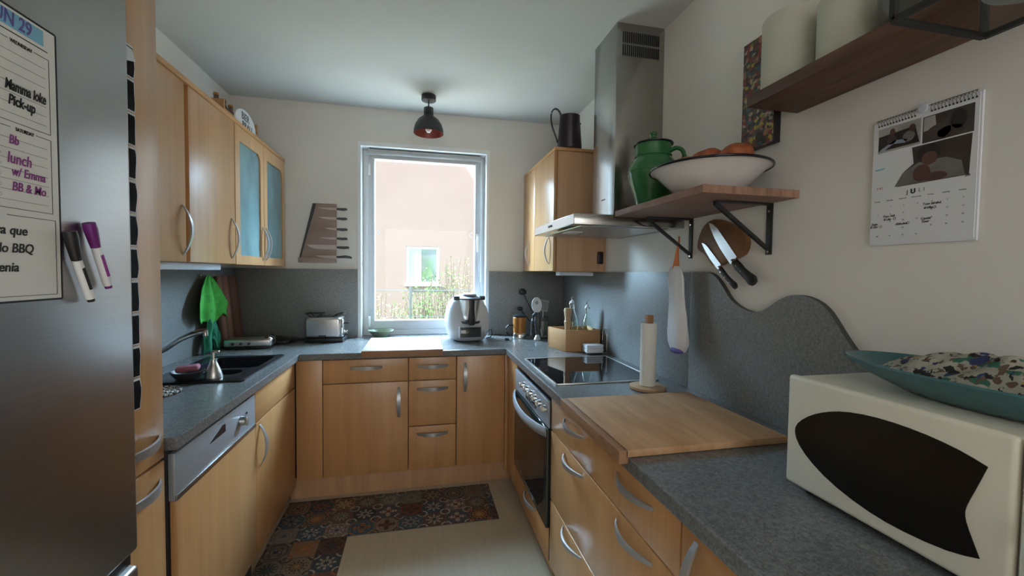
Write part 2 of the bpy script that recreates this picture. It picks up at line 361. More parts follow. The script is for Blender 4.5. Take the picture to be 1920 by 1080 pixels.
def dup(root,loc=None,label=None,rot=None):
    r=root.copy(); COL.objects.link(r)
    if loc is not None: r.location=loc
    if rot is not None: r.rotation_euler=rot
    if label: r['label']=label
    for ch in list(root.children):
        c=ch.copy(); COL.objects.link(c); c.parent=r
        for g in ch.children:
            d=g.copy(); COL.objects.link(d); d.parent=c
    return r
def text(name,s,size,loc,right,normal,mat,parent,ext=.0003,align='LEFT',sx=1,shear=0,bold=0,rot=0):
    cu=bpy.data.curves.new(name,'FONT'); cu.body=s; cu.size=size; cu.extrude=ext; cu.align_x=align; cu.shear=shear; cu.offset=bold
    to=bpy.data.objects.new('_t',cu); COL.objects.link(to); dg=bpy.context.evaluated_depsgraph_get(); me=bpy.data.meshes.new_from_object(to.evaluated_get(dg)); bpy.data.objects.remove(to)
    rt=Vector(right).normalized(); n=Vector(normal).normalized(); up=n.cross(rt)
    m=Matrix(((rt.x*sx,up.x,n.x,loc[0]),(rt.y*sx,up.y,n.y,loc[1]),(rt.z*sx,up.z,n.z,loc[2]),(0,0,0,1)))@Matrix.Rotation(rot,4,'Z')
    me.transform(m); b=B(); b.bm.from_mesh(me); bpy.data.meshes.remove(me); return b.obj(name,mat,parent,0)
def squiggle(b,x,y0,z0,length,amp,n,ydir,xoff,r=.0009,seed=0):
    rd=random.Random(seed); pts=[]
    for i in range(n*4+1):
        k=i/(n*4); pts.append((x+xoff,y0+ydir*length*k+rd.uniform(-.2,.2)*amp,z0+amp*math.sin(i*PI/2)*rd.uniform(.5,1)))
    b.tube(pts,r,5,sx=1,sy=.4)

# ---------------------------------------------------------------- the setting
struct(bx(-.1,2.6,YR-.1,.3,-.1,0).obj('floor','floor',None,0))
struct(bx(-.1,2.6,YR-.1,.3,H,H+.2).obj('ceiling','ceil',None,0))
struct(bx(-.15,0,YR-.1,.3,0,H).obj('wall_left','wall',None,0))
struct(bx(W,W+.15,YR-.1,.3,0,H).obj('wall_right','wall',None,0))
wx0,wx1,wz0,wz1=.8504,1.846,ZC-.04,2.387
struct(B().poly([(0,0),(W,0),(W,H),(0,H)],[[(wx0,wz0),(wx1,wz0),(wx1,wz1),(wx0,wz1)]],'y',0,.3).obj('wall_back','wall',None,0))
struct(B().poly([(0,0),(W,0),(W,H),(0,H)],[[(.6,.8),(2.3,.8),(2.3,2.3),(.6,2.3)]],'y',YR-.1,YR).obj('wall_front','wall',None,0))  # unseen wall, opening added to let the rear fill lamp shine in
# window casing bead and deep reveal lining
b=B(); 
b.box(wx0,wx0+.022,-.004,.30,ZC,wz1); b.box(wx1-.022,wx1,-.004,.30,ZC,wz1); b.box(wx0+.022,wx1-.022,-.004,.30,wz1-.03,wz1)
struct(b.obj('trim_1','white_trim',None,0))
struct(bx(wx0+.001,wx1-.001,.115+.006,.299,ZC-.039,ZC+.004).obj('trim_2','white_trim',None,0))
win=thing('window_1',None,None,(1.348,.15,.93)); struct(win)
Y0=.115
def ring(b,x0,x1,z0,z1,w,y0,y1,wb=None,wt=None,bev=.004):
    wb=wb or w; wt=wt or w
    b.box(x0,x0+w,y0,y1,z0,z1,bev); b.box(x1-w,x1,y0,y1,z0,z1,bev); b.box(x0+w*.9,x1-w*.9,y0,y1,z0,z0+wb,bev); b.box(x0+w*.9,x1-w*.9,y0,y1,z1-wt,z1,bev); return b
ring(B(),wx0+.022,wx1-.022,ZC+.002,wz1-.03,.055,Y0+.01,.22).obj('window_frame','white_pvc',win)
ring(B(),.915,1.79,.955,2.352,.045,Y0-.02,Y0+.04,.075,.06,.006).obj('window_sash','mauve_pvc',win)
ring(B(),.952,1.753,1.022,2.30,.010,Y0-.005,Y0+.03,bev=.003).obj('glazing_bead','white_trim',win)
bx(.955,1.75,Y0+.015,Y0+.021,1.025,2.297).obj('window_pane','pane',win,0)
b=B().box(1.757,1.781,Y0-.026,Y0-.018,1.66,1.73,.003); b.cyl((1.769,Y0-.02,1.70),(1.769,Y0-.055,1.70),.008); b.box(1.759,1.779,Y0-.066,Y0-.05,1.585,1.71,.005)
b.obj('window_handle','white',win)
for xx,zz in ((.922,2.20),(.922,1.02)): bx(xx-.008,xx+.01,Y0-.03,Y0-.005,zz-.04,zz+.045,.004).obj('window_hinge','white',win)
for xx in (.975,1.727):
    B().tube([(xx+.018*math.cos(a),Y0+.012,1.725+.018*math.sin(a)) for a in [PI/2*i/4*(1 if xx<1.2 else 1)-PI/2+ (0 if xx<1.2 else 0) for i in range(9)]] if xx<1.2 else [(xx-.018*math.cos(a),Y0+.012,1.725+.018*math.sin(a)) for a in [PI/2*i/4-PI/2 for i in range(9)]],.0025,6).obj('suction_hook','glasswhite',win)
bl=thing('roller_blind','rolled-up grey roller blind across the top of the window','blind',(1.35,.07,2.30))
B().cyl((.925,.062,2.330),(1.775,.062,2.330),.024).obj('roll','blind',bl)
bx(.945,1.758,.058,.068,2.280,2.315,.003).obj('hem_bar','mauve_pvc',bl)
for xx in (.913,1.774): bx(xx,xx+.014,.045,.1,2.315,2.366,.003).obj('bracket','grey',bl)
B().tube([(1.79,.07,2.33),(1.791,.066,2.0),(1.792,.066,1.5),(1.793,.066,1.375)],.0022,6).obj('pull_cord','white',bl)
B().cyl((1.793,.066,1.34),(1.793,.066,1.385),.006,.004).obj('cord_weight','white',bl)

# ---------------------------------------------------------------- worktop and splashbacks
YN=-1.9097
out=[(.002,-.002),(.002,YN),(XL,YN),(XL,YF),(XR,YF),(XR,-3.42),(W-.002,-3.42),(W-.002,-.002),(wx1-.026,-.002),(wx1-.026,Y0+.005),(wx0+.026,Y0+.005),(wx0+.026,-.002)]
sinkhole=[(.14,-1.235),(.525,-1.235),(.525,-.665),(.14,-.665)]
tag(B().poly(out,[sinkhole],'z',ZC-.04,ZC,.0045).obj('worktop','worktop',None,20),'grey speckled worktop running in a U around three sides','worktop')
T=.02
def panel(label,b,mat='splash'): tag(b.obj('splashback_panel',mat,None,25),label,'splashback','grey splashback panels')
panel('grey splashback panel along the left wall behind the sink',B().box(.001,T,YN,-.001,ZC+.0005,ZS,.001))
panel('grey splashback panel behind the toaster, left of the window',B().box(T,wx0-.001,-T,-.001,ZC+.0005,ZS,.001))
panel('grey splashback panel right of the window behind the utensils',B().box(wx1+.001,W-T,-T,-.001,ZC+.0005,ZS-.002,.001))
panel('grey splashback panel beside the hob and the wooden box',B().box(W-T,W-.001,-1.699,-.001,ZC+.0005,ZS,.001))
wave=[(-1.701,1.431),(-1.743,1.431),(-1.795,1.431),(-1.837,1.424),(-1.872,1.403),(-1.908,1.366),(-1.941,1.327),(-1.981,1.304),(-2.026,1.289),(-2.064,1.285),(-2.1,1.294),(-2.137,1.317),(-2.172,1.340),(-2.206,1.354),(-2.243,1.358),(-2.274,1.354),(-2.309,1.341),(-2.338,1.320),(-2.362,1.29),(-2.387,1.254),(-2.411,1.223),(-2.436,1.197),(-2.47,1.173),(-2.52,1.155),(-2.6,1.145),(-2.75,1.14),(-3.42,1.14),(-3.42,ZC+.0005),(-1.701,ZC+.0005)]
# smooth the wavy edge
def smoothline(p,keep=2,it=2):
    for _ in range(it):
        q=[p[0]]
        for a,c in zip(p,p[1:]): q+=[(a[0]*.75+c[0]*.25,a[1]*.75+c[1]*.25),(a[0]*.25+c[0]*.75,a[1]*.25+c[1]*.75)]
        q.append(p[-1]); p=q
    return p
wv=smoothline(wave[:26])+wave[26:]
so=B().poly(wv,(),'x',W-T,W-.001).obj('splashback_panel','splash',None,25); tag(so,'grey splashback panel with a wavy top edge beside the microwave','splashback','grey splashback panels')
so.data.materials.append(M['splash_dark'])
for p in so.data.polygons:
    if abs(p.normal.x)<.5: p.material_index=1

# ---------------------------------------------------------------- base cabinets
def front_x(name,x,y0,y1,z0,z1,root,side,mat='beech',**k):   # front panel facing +x (side=1) or -x
    t=.02; return bx(min(x,x-side*t),max(x,x-side*t),y0+.0015,y1-.0015,z0+.0015,z1-.0015,.0025).obj(name,mat,root)
XB=.577; XRB=1.887; YB=-.607
PZ=.11
def handle(p0,p1,n,par,w=.024,proj=.034): return B().bow(p0,p1,n,w,proj).obj('handle','handle',par)
# left run
c=thing('pantry_cabinet','tall beech pantry cabinet between the refrigerator and the dishwasher','cabinet',(.28,-2.03,0))
bx(.002,.545,-2.158,YN-.003,0,2.36,.002).obj('body','beech_side',c)
d=front_x('door',.565,-2.158,YN-.003,.855,2.36,c,1); handle((.565,-1.935,.925),(.565,-2.135,.925),(1,0,0),d)
d=front_x('lower_door',.565,-2.158,YN-.003,.06,.851,c,1); handle((.565,-1.935,.795),(.565,-2.135,.795),(1,0,0),d)
c=thing('dishwasher','built-in dishwasher with steel control panel and beech door','dishwasher',(.3,-1.565,0))
bx(.03,.555,-1.885,-1.252,.02,.868).obj('body','darkgrey',c)
d=front_x('door',XB+.002,-1.883,-1.249,.105,.705,c,1)
bx(.557,XB,-1.884,-1.248,.705,.853,.003).obj('control_panel','silver',c)
cp=c.children[-1]
bx(XB-.002,XB+.004,-1.884,-1.248,.705,.722,.002).obj('trim_strip','steel',cp)
B().cyl((XB,-1.405,.785),(XB+.022,-1.405,.785),.021,.018,24).box(XB+.02,XB+.028,-1.409,-1.401,.766,.804,.002).obj('knob','steel',cp)
B().poly([(-1.67,.795),(-1.545,.795),(-1.545,.825),(-1.57,.828)],(),'x',XB-.001,XB+.001).obj('grip_recess','black',cp)
B().cyl((XB,-1.345,.80),(XB+.003,-1.345,.80),.005).obj('button','black',cp)
bx(XB-.0005,XB+.0006,-1.60,-1.555,.838,.845,.0).obj('brand_mark','greyink',cp,0)
bx(.38,.52,-1.88,-1.25,0,.1,.001).obj('plinth','beech_side',c)
c=thing('sink_cabinet','beech base cabinet under the sink with one bow handle','cabinet',(.3,-.94,0))
bx(.03,.556,-1.245,-.632,.1,.868-.3).obj('body','beech_side',c)
front_x('drawer_front',XB,-1.245,-.632,.718,.868,c,1,'beech_h')
d=front_x('door',XB,-1.245,-.632,.105,.714,c,1); handle((XB,-1.195,.695),(XB,-1.195,.495),(1,0,0),d)
bx(.38,.52,-1.245,-.632,0,.1,.001).obj('plinth','beech_side',c)
# back run
c=thing('corner_filler_panel','narrow plain beech filler panel in the left inner corner','panel',(.65,YB,0))
bx(XL-.02,.7245,YB,YB+.02,.135,.868,.001).obj('panel','beech',c)
for nm,x0,x1,lab in (('base_cabinet',.7265,1.2355,'beech base cabinet below the window with a drawer over a wide door'),('drawer_cabinet',1.238,1.5415,'narrow beech cabinet of three drawers below the window'),('base_cabinet',1.544,1.866,'narrow beech base cabinet with one full door beside the right corner')):
    c=thing(nm,lab,'cabinet',((x0+x1)/2,-.3,0),0,'base cabinets below the window')
    bx(x0,x1,YB+.022,-.03,.135,.868).obj('body','beech_side',c)
    def fr(n,z0,z1,mat='beech'): return bx(x0+.0015,x1-.0015,YB,YB+.02,z0+.0015,z1-.0015,.0025).obj(n,mat,c)
    xm=(x0+x1)/2
    if x0<1: 
        d=fr('drawer_front',.722,.868); handle((xm-.097,YB,.815),(xm+.097,YB,.815),(0,-1,0),d)
        d=fr('door',.135,.718); handle((1.178,YB,.682),(1.178,YB,.488),(0,-1,0),d)
    elif x0<1.3:
        for z0,z1,hz in ((.722,.868,.811),(.425,.718,.665),(.135,.421,.370)):
            d=fr('drawer_front',z0,z1); handle((xm-.099,YB,hz),(xm+.099,YB,hz),(0,-1,0),d)
    else:
        d=fr('door',.135,.868); handle((1.599,YB,.825),(1.599,YB,.632),(0,-1,0),d)
tag(bx(.53,1.93,-.565,-.55,0,.133,.001).obj('plinth_board','beech_side',None),'beech plinth board along the floor below the window','plinth')
# right run
c=thing('corner_filler_panel','narrow plain beech filler panel between the corner and the oven','panel',(XRB,-.75,0))
B().box(XRB,XRB+.02,-.873,-.605,.08,.868,.001).box(1.8675,XRB+.005,-.606,-.588,.08,.868,.001).obj('panel','beech',c)
ov=thing('oven','built-in oven with steel control panel, six knobs and dark glass door','oven',(2.17,-1.208,.1))
bx(XRB+.02,W-.03,-1.535,-.88,.248,.868-.015).obj('body','darkgrey',ov)
b=B().poly([(1.887,.712),(1.880,.712),(1.874,.838),(1.887,.838)],(),'y',-1.538,-.878,.0008); cp=b.obj('control_panel','silver',ov)
for i in range(6):
    y=-1.085-i*.083
    k=B().cyl((1.878,y,.792),(1.858,y,.792),.0165,.014,20).box(1.850,1.860,y-.003,y+.003,.778,.806,.0015).obj('knob','chrome',cp)
bx(1.8755,1.879,-1.33,-1.13,.735,.757,.001).obj('display','blackglass',cp)
dr=bx(1.872,1.890,-1.538,-.878,.248,.708,.004).obj('door','ovenglass',ov)
hb=B(); pts=[(1.872-.045*math.sin(PI*k/14)**.7,-.89-.636*k/14,.690-.012*math.sin(PI*k/14)) for k in range(15)]
hb.tube(pts,.017,10,sx=.6,sy=1.35); hb.obj('handle','silver',dr)
B().poly(smoothline([(-.92,.60),(-.92,.36),(-.98,.305),(-1.1,.283),(-1.208,.278),(-1.32,.283),(-1.44,.305),(-1.50,.36),(-1.50,.60),(-1.49,.63),(-.93,.63)]),(),'x',1.8712,1.8725).obj('inner_window','blackglass',dr)
bx(XRB+.001,XRB+.03,-1.545,-1.539,.1,.845).obj('side_trim','black',ov)
c=thing('drawer_unit','shallow beech drawer directly under the oven','drawer',(2.17,-1.208,0))
bx(XRB+.02,W-.05,-1.535,-.88,.03,.24).obj('body','beech_side',c)
d=front_x('drawer_front',XRB,-1.538,-.876,.075,.245,c,-1,'beech_h'); handle((XRB,-1.11,.20),(XRB,-1.31,.20),(-1,0,0),d)
c=thing('drawer_cabinet','wide beech cabinet of three drawers with paired bow handles, under the wooden board','cabinet',(2.17,-2.03,0))
bx(XRB+.021,W-.03,-2.507,-1.549,.08,.868).obj('body','beech_side',c)
for z0,z1,hz in ((.714,.868,.832),(.394,.710,.688),(.09,.390,.383)):
    d=bx(XRB,XRB+.02,-2.5055,-1.5505,z0+.001,z1-.001,.004).obj('drawer_front','beech',c)
    for y in (-1.83,-2.295): handle((XRB,y+.1,hz-.012),(XRB,y-.1,hz-.012),(-1,0,0),d,.018,.036)
c=thing('base_cabinet','beech base cabinet nearest the camera with an upright bow handle under the microwave','cabinet',(2.17,-2.95,0))
bx(XRB+.021,W-.03,-3.4,-2.512,.08,.868).obj('body','beech_side',c)
d=front_x('door',XRB,-3.0,-2.511,.09,.868,c,-1); handle((XRB,-2.565,.845),(XRB,-2.565,.65),(-1,0,0),d,.022,.036)
d=front_x('door',XRB,-3.4,-3.002,.09,.868,c,-1)
tag(bx(1.93,1.945,-3.4,-.57,0,.028).obj('plinth_board','blackmetal',None),'dark recessed plinth board under the oven and drawers','plinth')

# ---------------------------------------------------------------- wall cabinets left
def updoor(c,x,y0,y1,z0,z1,side,hy,glass=False):
    if not glass: d=front_x('door',x,y0,y1,z0,z1,c,side)
    else:
        g=.05; xa,xb=min(x,x-side*.02),max(x,x-side*.02)
        a,b_=y0+.0015,y1-.0015; gy0,gy1,gz0,gz1=y0+g+.01,y1-g,z0+.05,z1-.075
        hole=[(gy0,gz0),(gy1,gz0),(gy1,gz1-.05),(gy1-.01,gz1-.02),(gy1-.04,gz1),(gy0,gz1)]
        d=B().poly([(a,z0),(b_,z0),(b_,z1),(a,z1)],[hole],'x',xa,xb).obj('door','beech',c,25)
        bx(x-side*.013,x-side*.008,gy0-.01,gy1+.01,gz0-.01,gz1+.01).obj('frosted_pane','frosted',d,0)
    handle((x,hy,1.682),(x,hy,1.475),(side,0,0),d,.016,.036); return d
XU=.355; ZB=1.446; ZT=2.186
for nm,y0,y1,lab in (('wall_cabinet',-1.905,-1.307,'left beech wall cabinet next to the pantry, plain door'),('wall_cabinet',-1.303,-.853,'middle beech wall cabinet on the left wall, plain door'),('glass_wall_cabinet',-.849,-.022,'beech wall cabinet with two frosted glass doors beside the window wall')):
    c=thing(nm,lab,'cabinet',(.17,(y0+y1)/2,ZB),0,'wall cabinets on the left wall')
    bx(.002,XU-.022,y0,y1,ZB,ZT,.001).obj('body','beech_side',c)
    if nm=='glass_wall_cabinet':
        updoor(c,XU,y0,-.436,ZB,ZT,1,-.462,True); updoor(c,XU,-.434,y1,ZB,ZT,1,-.408,True)
    else: updoor(c,XU,y0,y1-(.0 if y0>-1.5 else .022),ZB,ZT,1,y1-(.045 if y0>-1.5 else .05))
tag(bx(.002,XU+.006,-1.905,-.022,ZT+.002,ZT+.024,.003).obj('cornice_board','beech_h',None),'beech cornice board on top of the left wall cabinets','cornice')
la=thing('under_cabinet_light','long white strip light under the left wall cabinets','light',(.2,-1.4,ZB-.03))
bx(.24,.32,-1.88,-.94,ZB-.032,ZB-.001,.004).obj('housing','glasswhite',la); bx(.25,.31,-.94,-.915,ZB-.03,ZB-.002,.003).obj('end_cap','white',la)
# right wall cabinet
XW=2.132
c=thing('wall_cabinet','tall beech wall cabinet with two doors right of the window','cabinet',(2.31,-.4,1.43))
bx(XW+.022,W-.002,-.79,-.002,1.43,2.19,.001).obj('body','beech_side',c); bx(XW+.0,W-.002,-.80,-.002,2.192,2.212,.002).obj('top_board','beech_h',c)
for y0,y1,hy in ((-.788,-.338,-.70),(-.335,-.004,-.19)):
    d=front_x('door',XW,y0,y1,1.43,2.19,c,-1); handle((XW,hy,1.655),(XW,hy,1.475),(-1,0,0),d,.014,.034)
bx(W-.06,W-.02,-.80,-.79,1.48,1.56,.008).obj('hinge_cap','black',c)
la=thing('under_cabinet_light','short white light under the right wall cabinet','light',(2.3,-.66,1.40))
bx(2.2,2.42,-.72,-.64,1.402,1.429,.005).obj('housing','glasswhite',la); B().cyl((2.42,-.68,1.414),(2.45,-.68,1.414),.013).obj('end_cap','white',la)

# ---------------------------------------------------------------- range hood
hd=thing('range_hood','stainless steel chimney range hood above the hob','hood',(2.3,-1.29,1.63))
b=B().box(2.235,W-.001,-1.42,-1.16,1.68,H-.001,.0015); b.obj('chimney','hood',hd)
ch=hd.children[0]
b=B()
for rw in range(2):
    for i in range(18):
        b.box(2.265+i*.0112,2.2705+i*.0112,-1.4225,-1.4195,2.545-rw*.062,2.595-rw*.062)
b.obj('vent_slots','black',ch)
b=B().box(1.955,W-.001,-1.62,-.99,1.63,1.678,.002); b.obj('canopy','hood',hd); ca=hd.children[1]
bx(1.953,1.956,-1.615,-.995,1.634,1.675).obj('front_strip','steel_h',ca,0)
bx(2.0,W-.06,-1.58,-1.03,1.626,1.631).obj('grease_filter','steel',ca,0)
bx(1.949,1.954,-1.315,-1.26,1.650,1.660,.001).obj('switch','darkgrey',ca)
bx(2.03,2.1,-1.36,-1.25,1.622,1.6275,.001).obj('lamp_cover','white',ca)
bx(2.2343,2.2352,-1.32,-1.275,1.797,1.803).obj('brand_mark','greyink',ch,0)

# ---------------------------------------------------------------- hob
hb=thing('ceramic_hob','black ceramic hob with steel frame set in the right worktop','hob',(2.16,-1.265,ZC))
ring_=B()
x0,x1,y0,y1=1.903,2.418,-1.56,-.975
ring_.box(x0,x1,y0,y0+.012,ZC+.0003,ZC+.006,.002); ring_.box(x0,x1,y1-.012,y1,ZC+.0003,ZC+.006,.002); ring_.box(x0,x0+.012,y0,y1,ZC+.0003,ZC+.006,.002); ring_.box(x1-.012,x1,y0,y1,ZC+.0003,ZC+.006,.002)
ring_.obj('frame','steel_h',hb); bx(x0+.011,x1-.011,y0+.011,y1-.011,ZC+.0004,ZC+.0048).obj('glass_plate','blackglass',hb,0)

# ---------------------------------------------------------------- sink and things around it
sk=thing('sink','black composite inset sink with a deep basin and a small bowl','sink',(.33,-.94,ZC))
SX0,SX1,SY0,SY1=.13,.533,-1.25,-.652
def rrect(x0,x1,y0,y1,r,n=5):
    p=[]
    for cx,cy,a0 in ((x1-r,y1-r,0),(x0+r,y1-r,90),(x0+r,y0+r,180),(x1-r,y0+r,270)):
        for i in range(n+1): a=R(a0+90*i/n); p.append((cx+r*math.cos(a),cy+r*math.sin(a)))
    return p
h1=rrect(.20,.495,-.99,-.69,.04); h2=rrect(.29,.46,-1.135,-1.025,.045)
B().poly(rrect(SX0,SX1,SY0,SY1,.015,3),[h1,h2],'z',ZC+.0005,ZC+.009,.002).obj('rim','sink',sk)
def basin(h,dep,name):
    t=B(); cx=sum(p[0] for p in h)/len(h); cy=sum(p[1] for p in h)/len(h); n=len(h)
    def fn(u,v):
        p=h[int(round(u*n))%n]
        s,z=[(1,0),(.985,-dep*.5),(.95,-dep*.92),(.85,-dep),(.4,-dep-.002),(.02,-dep-.004)][int(round(v*5))]
        return (cx+(p[0]-cx)*s,cy+(p[1]-cy)*s,ZC+.006+z)
    t.grid(fn,n,6,True); return t.obj(name,'sink',sk,50)
basin(h1,.17,'basin'); basin(h2,.05,'small_bowl')
B().cyl((.345,-.84,ZC-.168),(.345,-.84,ZC-.16),.035).obj('drain','chrome',sk)
fc=thing('kitchen_faucet','chrome faucet with an arched spout over the black sink','faucet',(.085,-1.10,ZC))
B().cyl((.085,-1.10,ZC+.0008),(.085,-1.10,ZC+.085),.024,.02).obj('base','chrome',fc)
pts=[(.085,-1.10,ZC+.08),(.09,-1.10,1.01),(.11,-1.098,1.025),(.15,-1.094,1.045),(.19,-1.09,1.078),(.225,-1.086,1.098),(.265,-1.082,1.114),(.295,-1.078,1.122),(.31,-1.076,1.122)]
pts=sm([tuple(p) for p in pts])
B().tube(pts,.0135,12).obj('spout','chrome',fc); B().cyl((.306,-1.077,1.126),(.308,-1.077,1.098),.011,.010).obj('nozzle','chrome',fc)
B().tube([(.085,-1.12,ZC+.055),(.08,-1.16,ZC+.075),(.075,-1.19,ZC+.10)],.006,8).obj('lever','chrome',fc)
sd=thing('soap_dispenser','conical steel soap dispenser standing on the sink edge','dispenser',(.385,-1.185,ZC+.009))
B().lathe([(0,0),(.036,0),(.037,.004),(.030,.03),(.018,.062),(.013,.075),(.013,.085),(0,.086)],sd.location,28).obj('bottle','steel_h',sd)
x,y,z=sd.location
B().cyl((x,y,z+.085),(x,y,z+.118),.006).box(x-.008,x+.026,y-.008,y+.008,z+.114,z+.126,.003).obj('pump','chrome',sd)
sbw=thing('soap_bowl','small grey bowl beside the soap dispenser at the sink','bowl',(.283,-1.19,ZC+.009))
B().lathe([(0,0),(.035,0),(.045,.006),(.066,.036),(.063,.037),(.043,.01),(0,.006)],sbw.location,32).obj('bowl','darkgrey',sbw)
tag(B().box(-.044,.044,-.026,.026,-.013,.013,.011,3).obj('sponge','pink',None),'pink sponge lying in the small grey bowl','sponge'); sp=bpy.data.objects['sponge']; sp.location=(.285,-1.19,ZC+.009+.048); sp.rotation_euler=(R(5),R(-4),R(12))
bt=B()
for k in range(5):
    rr_=.015+.018*k
    bt.tube([((rr_+.004*math.sin(i*2.4))*math.cos(2*PI*i/60),(rr_+.004*math.sin(i*2.4))*math.sin(2*PI*i/60),.005+.002*math.cos(i*3)) for i in range(60)],.0055,6,closed=True)
tv=bt.obj('trivet','lightwood',None); tv.location=(.26,-1.40,ZC+.001); tag(tv,'round woven black and white trivet on the worktop beside the pantry','trivet')
def trm():
    m,nt,p=base('woven_trivet',(.5,.45,.38),.8); w=nt.nodes.new('ShaderNodeTexChecker'); w.inputs['Scale'].default_value=90; w.inputs[1].default_value=(.55,.50,.44,1); w.inputs[2].default_value=(.06,.05,.05,1); nt.links.new(coords(nt),w.inputs[0]); nt.links.new(w.outputs[0],p.inputs['Base Color']); return m
tv.data.materials[0]=trm()
# hanging cloths
def cloth(name,label,mat,y,z1,z0,wy,x,seed,tw=0,hang=None):
    b=B(); rd=random.Random(seed)
    def fn(u,v):
        s=(.12+.88*min(1,v*1.55)**.8); a=(u-.5)*wy*s
        f=math.sin(u*PI*5+seed)*.014*s+math.sin(u*PI*11+seed*2)*.004+.012*noise.noise(Vector((u*3,v*3,seed)))
        zb=z1-(z1-z0)*v*(1-.16*math.sin(u*PI*2.3+seed)-.10*math.cos(u*PI*5+seed))
        return (x+.022+.03*s*(1-v*.4)+f, y+a+tw*v+.012*noise.noise(Vector((v*4,u*2,seed+5))), zb)
    b.grid(fn,44,30); o=b.obj(name,mat,None,80); md=o.modifiers.new('thick','SOLIDIFY'); md.thickness=.002; return tag(o,label,'cloth')
cloth('dish_cloth','bright green cloth hanging on the left splashback above the sink','cloth_green',-.465,1.378,1.09,.40,.03,1.3,.03)
cloth('dish_cloth','dark green cloth hanging below the bright green one','cloth_teal',-.475,1.16,.935,.17,.035,4.1,.0)
hk=thing('wall_hook','small hook holding the green cloths on the left splashback','hook',(.03,-.475,1.36)); B().box(.0205,.026,-.49,-.46,1.35,1.385,.002).tube([(.024,-.475,1.365),(.045,-.475,1.36),(.05,-.475,1.378)],.003,6).obj('hook','chrome',hk)
cb=thing('striped_cutting_board','striped walnut cutting board leaning upright in the left corner','cutting board',(.05,-.2,ZC+.001),rot=(0,R(-5),0))
B().poly(rrect(-.155,.155,0,.46,.02),(),'x',-.011,.011,.003).obj('board','striped',cb,30,True); cb.location=(.075,-.185,ZC+.003)
# small grill and flat lid in the corner
gr=thing('electric_grill','low silver electric contact grill lying in the left corner','grill',(.245,-.335,ZC+.001),R(4))
B().box(-.14,.12,-.06,.06,.0,.012,.004).obj('foot','black',gr,30,True); B().box(-.145,.125,-.065,.065,.012,.062,.012,3).obj('housing','steel_h',gr,30,True)
b=B(); b.box(-.11,.03,-.067,-.064,.022,.048,.001); b.obj('control_strip','grey',gr,30,True)
for i in range(3): B().cyl((-.09+i*.045,-.064,.035),(-.09+i*.045,-.073,.035),.009).obj('knob','darkgrey',gr,30,True)
b=B().sph((.10,0,.045),.045,.7,1.2,.75); b.obj('end_dome','chrome',gr,60,True)
lp=thing('griddle_pan','flat black griddle pan with a handle behind the grill','pan',(.30,-.14,ZC+.001),R(-4))
B().poly(rrect(-.16,.14,-.10,.10,.03),(),'z',0,.022,.004).obj('pan','black',lp,30,True); B().tube([(.14,-.02,.018),(.20,-.04,.024),(.235,-.05,.026)],.009,8).obj('handle','blackmetal',lp,30,True)
lid=thing('glass_pan_lid','dark glass lid resting tilted on the griddle pan','lid',(.30,-.14,ZC+.0235),0,rot=(0,0,0))
B().lathe([(0,.022),(.06,.018),(.11,.006),(.118,0),(.112,0),(.06,.013),(0,.016)],(0,0,0),36).obj('lid','blackglass',lid,60,True); B().cyl((0,0,.02),(0,0,.034),.012).obj('knob','black',lid,30,True)
# toaster
ts=thing('toaster','steel toaster with a black base left of the window','toaster',(.655,-.135,ZC+.001),R(-3))
B().box(-.128,.128,-.075,.075,0,.03,.006).obj('base','black',ts,30,True)
B().box(-.125,.11,-.074,.074,.03,.175,.018,4).obj('body','steel_h',ts,30,True)
B().box(.108,.126,-.07,.07,.035,.168,.012,3).obj('end_panel','chrome',ts,30,True)
B().box(-.10,.085,-.045,-.02,.172,.177).box(-.10,.085,.02,.045,.172,.177).obj('slots','black',ts,30,True)
b=B()
for yy in (-.04,.04): b.tube([(-.09,yy,.17),(-.115,yy,.195),(-.13,yy,.20),(-.02,yy,.20),(-.055,yy,.175)],.003,6).tube([(.05,yy,.175),(.08,yy,.198),(.12,yy,.198)],.003,6)
b.tube([(-.13,-.04,.20),(-.13,.04,.20)],.003,6).tube([(.12,-.04,.198),(.12,.04,.198)],.003,6).obj('warming_rack','black',ts,30,True)
B().box(.126,.155,-.012,.012,.125,.135,.003).obj('lever','black',ts,30,True); B().cyl((.126,0,.065),(.142,0,.065),.012).obj('dial','chrome',ts,30,True)
B().box(-.035,.015,-.0746,-.0735,.040,.052,.0).obj('brand_mark','darkgrey',ts,0,True)
# bowl on sill, pale board
bo=thing('glazed_bowl','olive green glazed bowl on the sill in front of the window','bowl',(1.015,.0,ZC+.001))
B().lathe([(0,0),(.05,0),(.052,.006),(.085,.045),(.098,.05),(.096,.054),(.082,.05),(.05,.012),(0,.008)],bo.location,36).obj('bowl','bowlgreen',bo)
cb=thing('pale_cutting_board','pale wooden board with a front lip lying on the worktop below the window','cutting board',(1.205,-.35,ZC+.001))
bx(.957,1.452,-.64,-.12,ZC+.001,ZC+.014,.002).obj('board','boardlight',cb); bx(.957,1.452,-.656,-.632,ZC-.028,ZC+.014,.002).obj('lip','boardedge',cb)

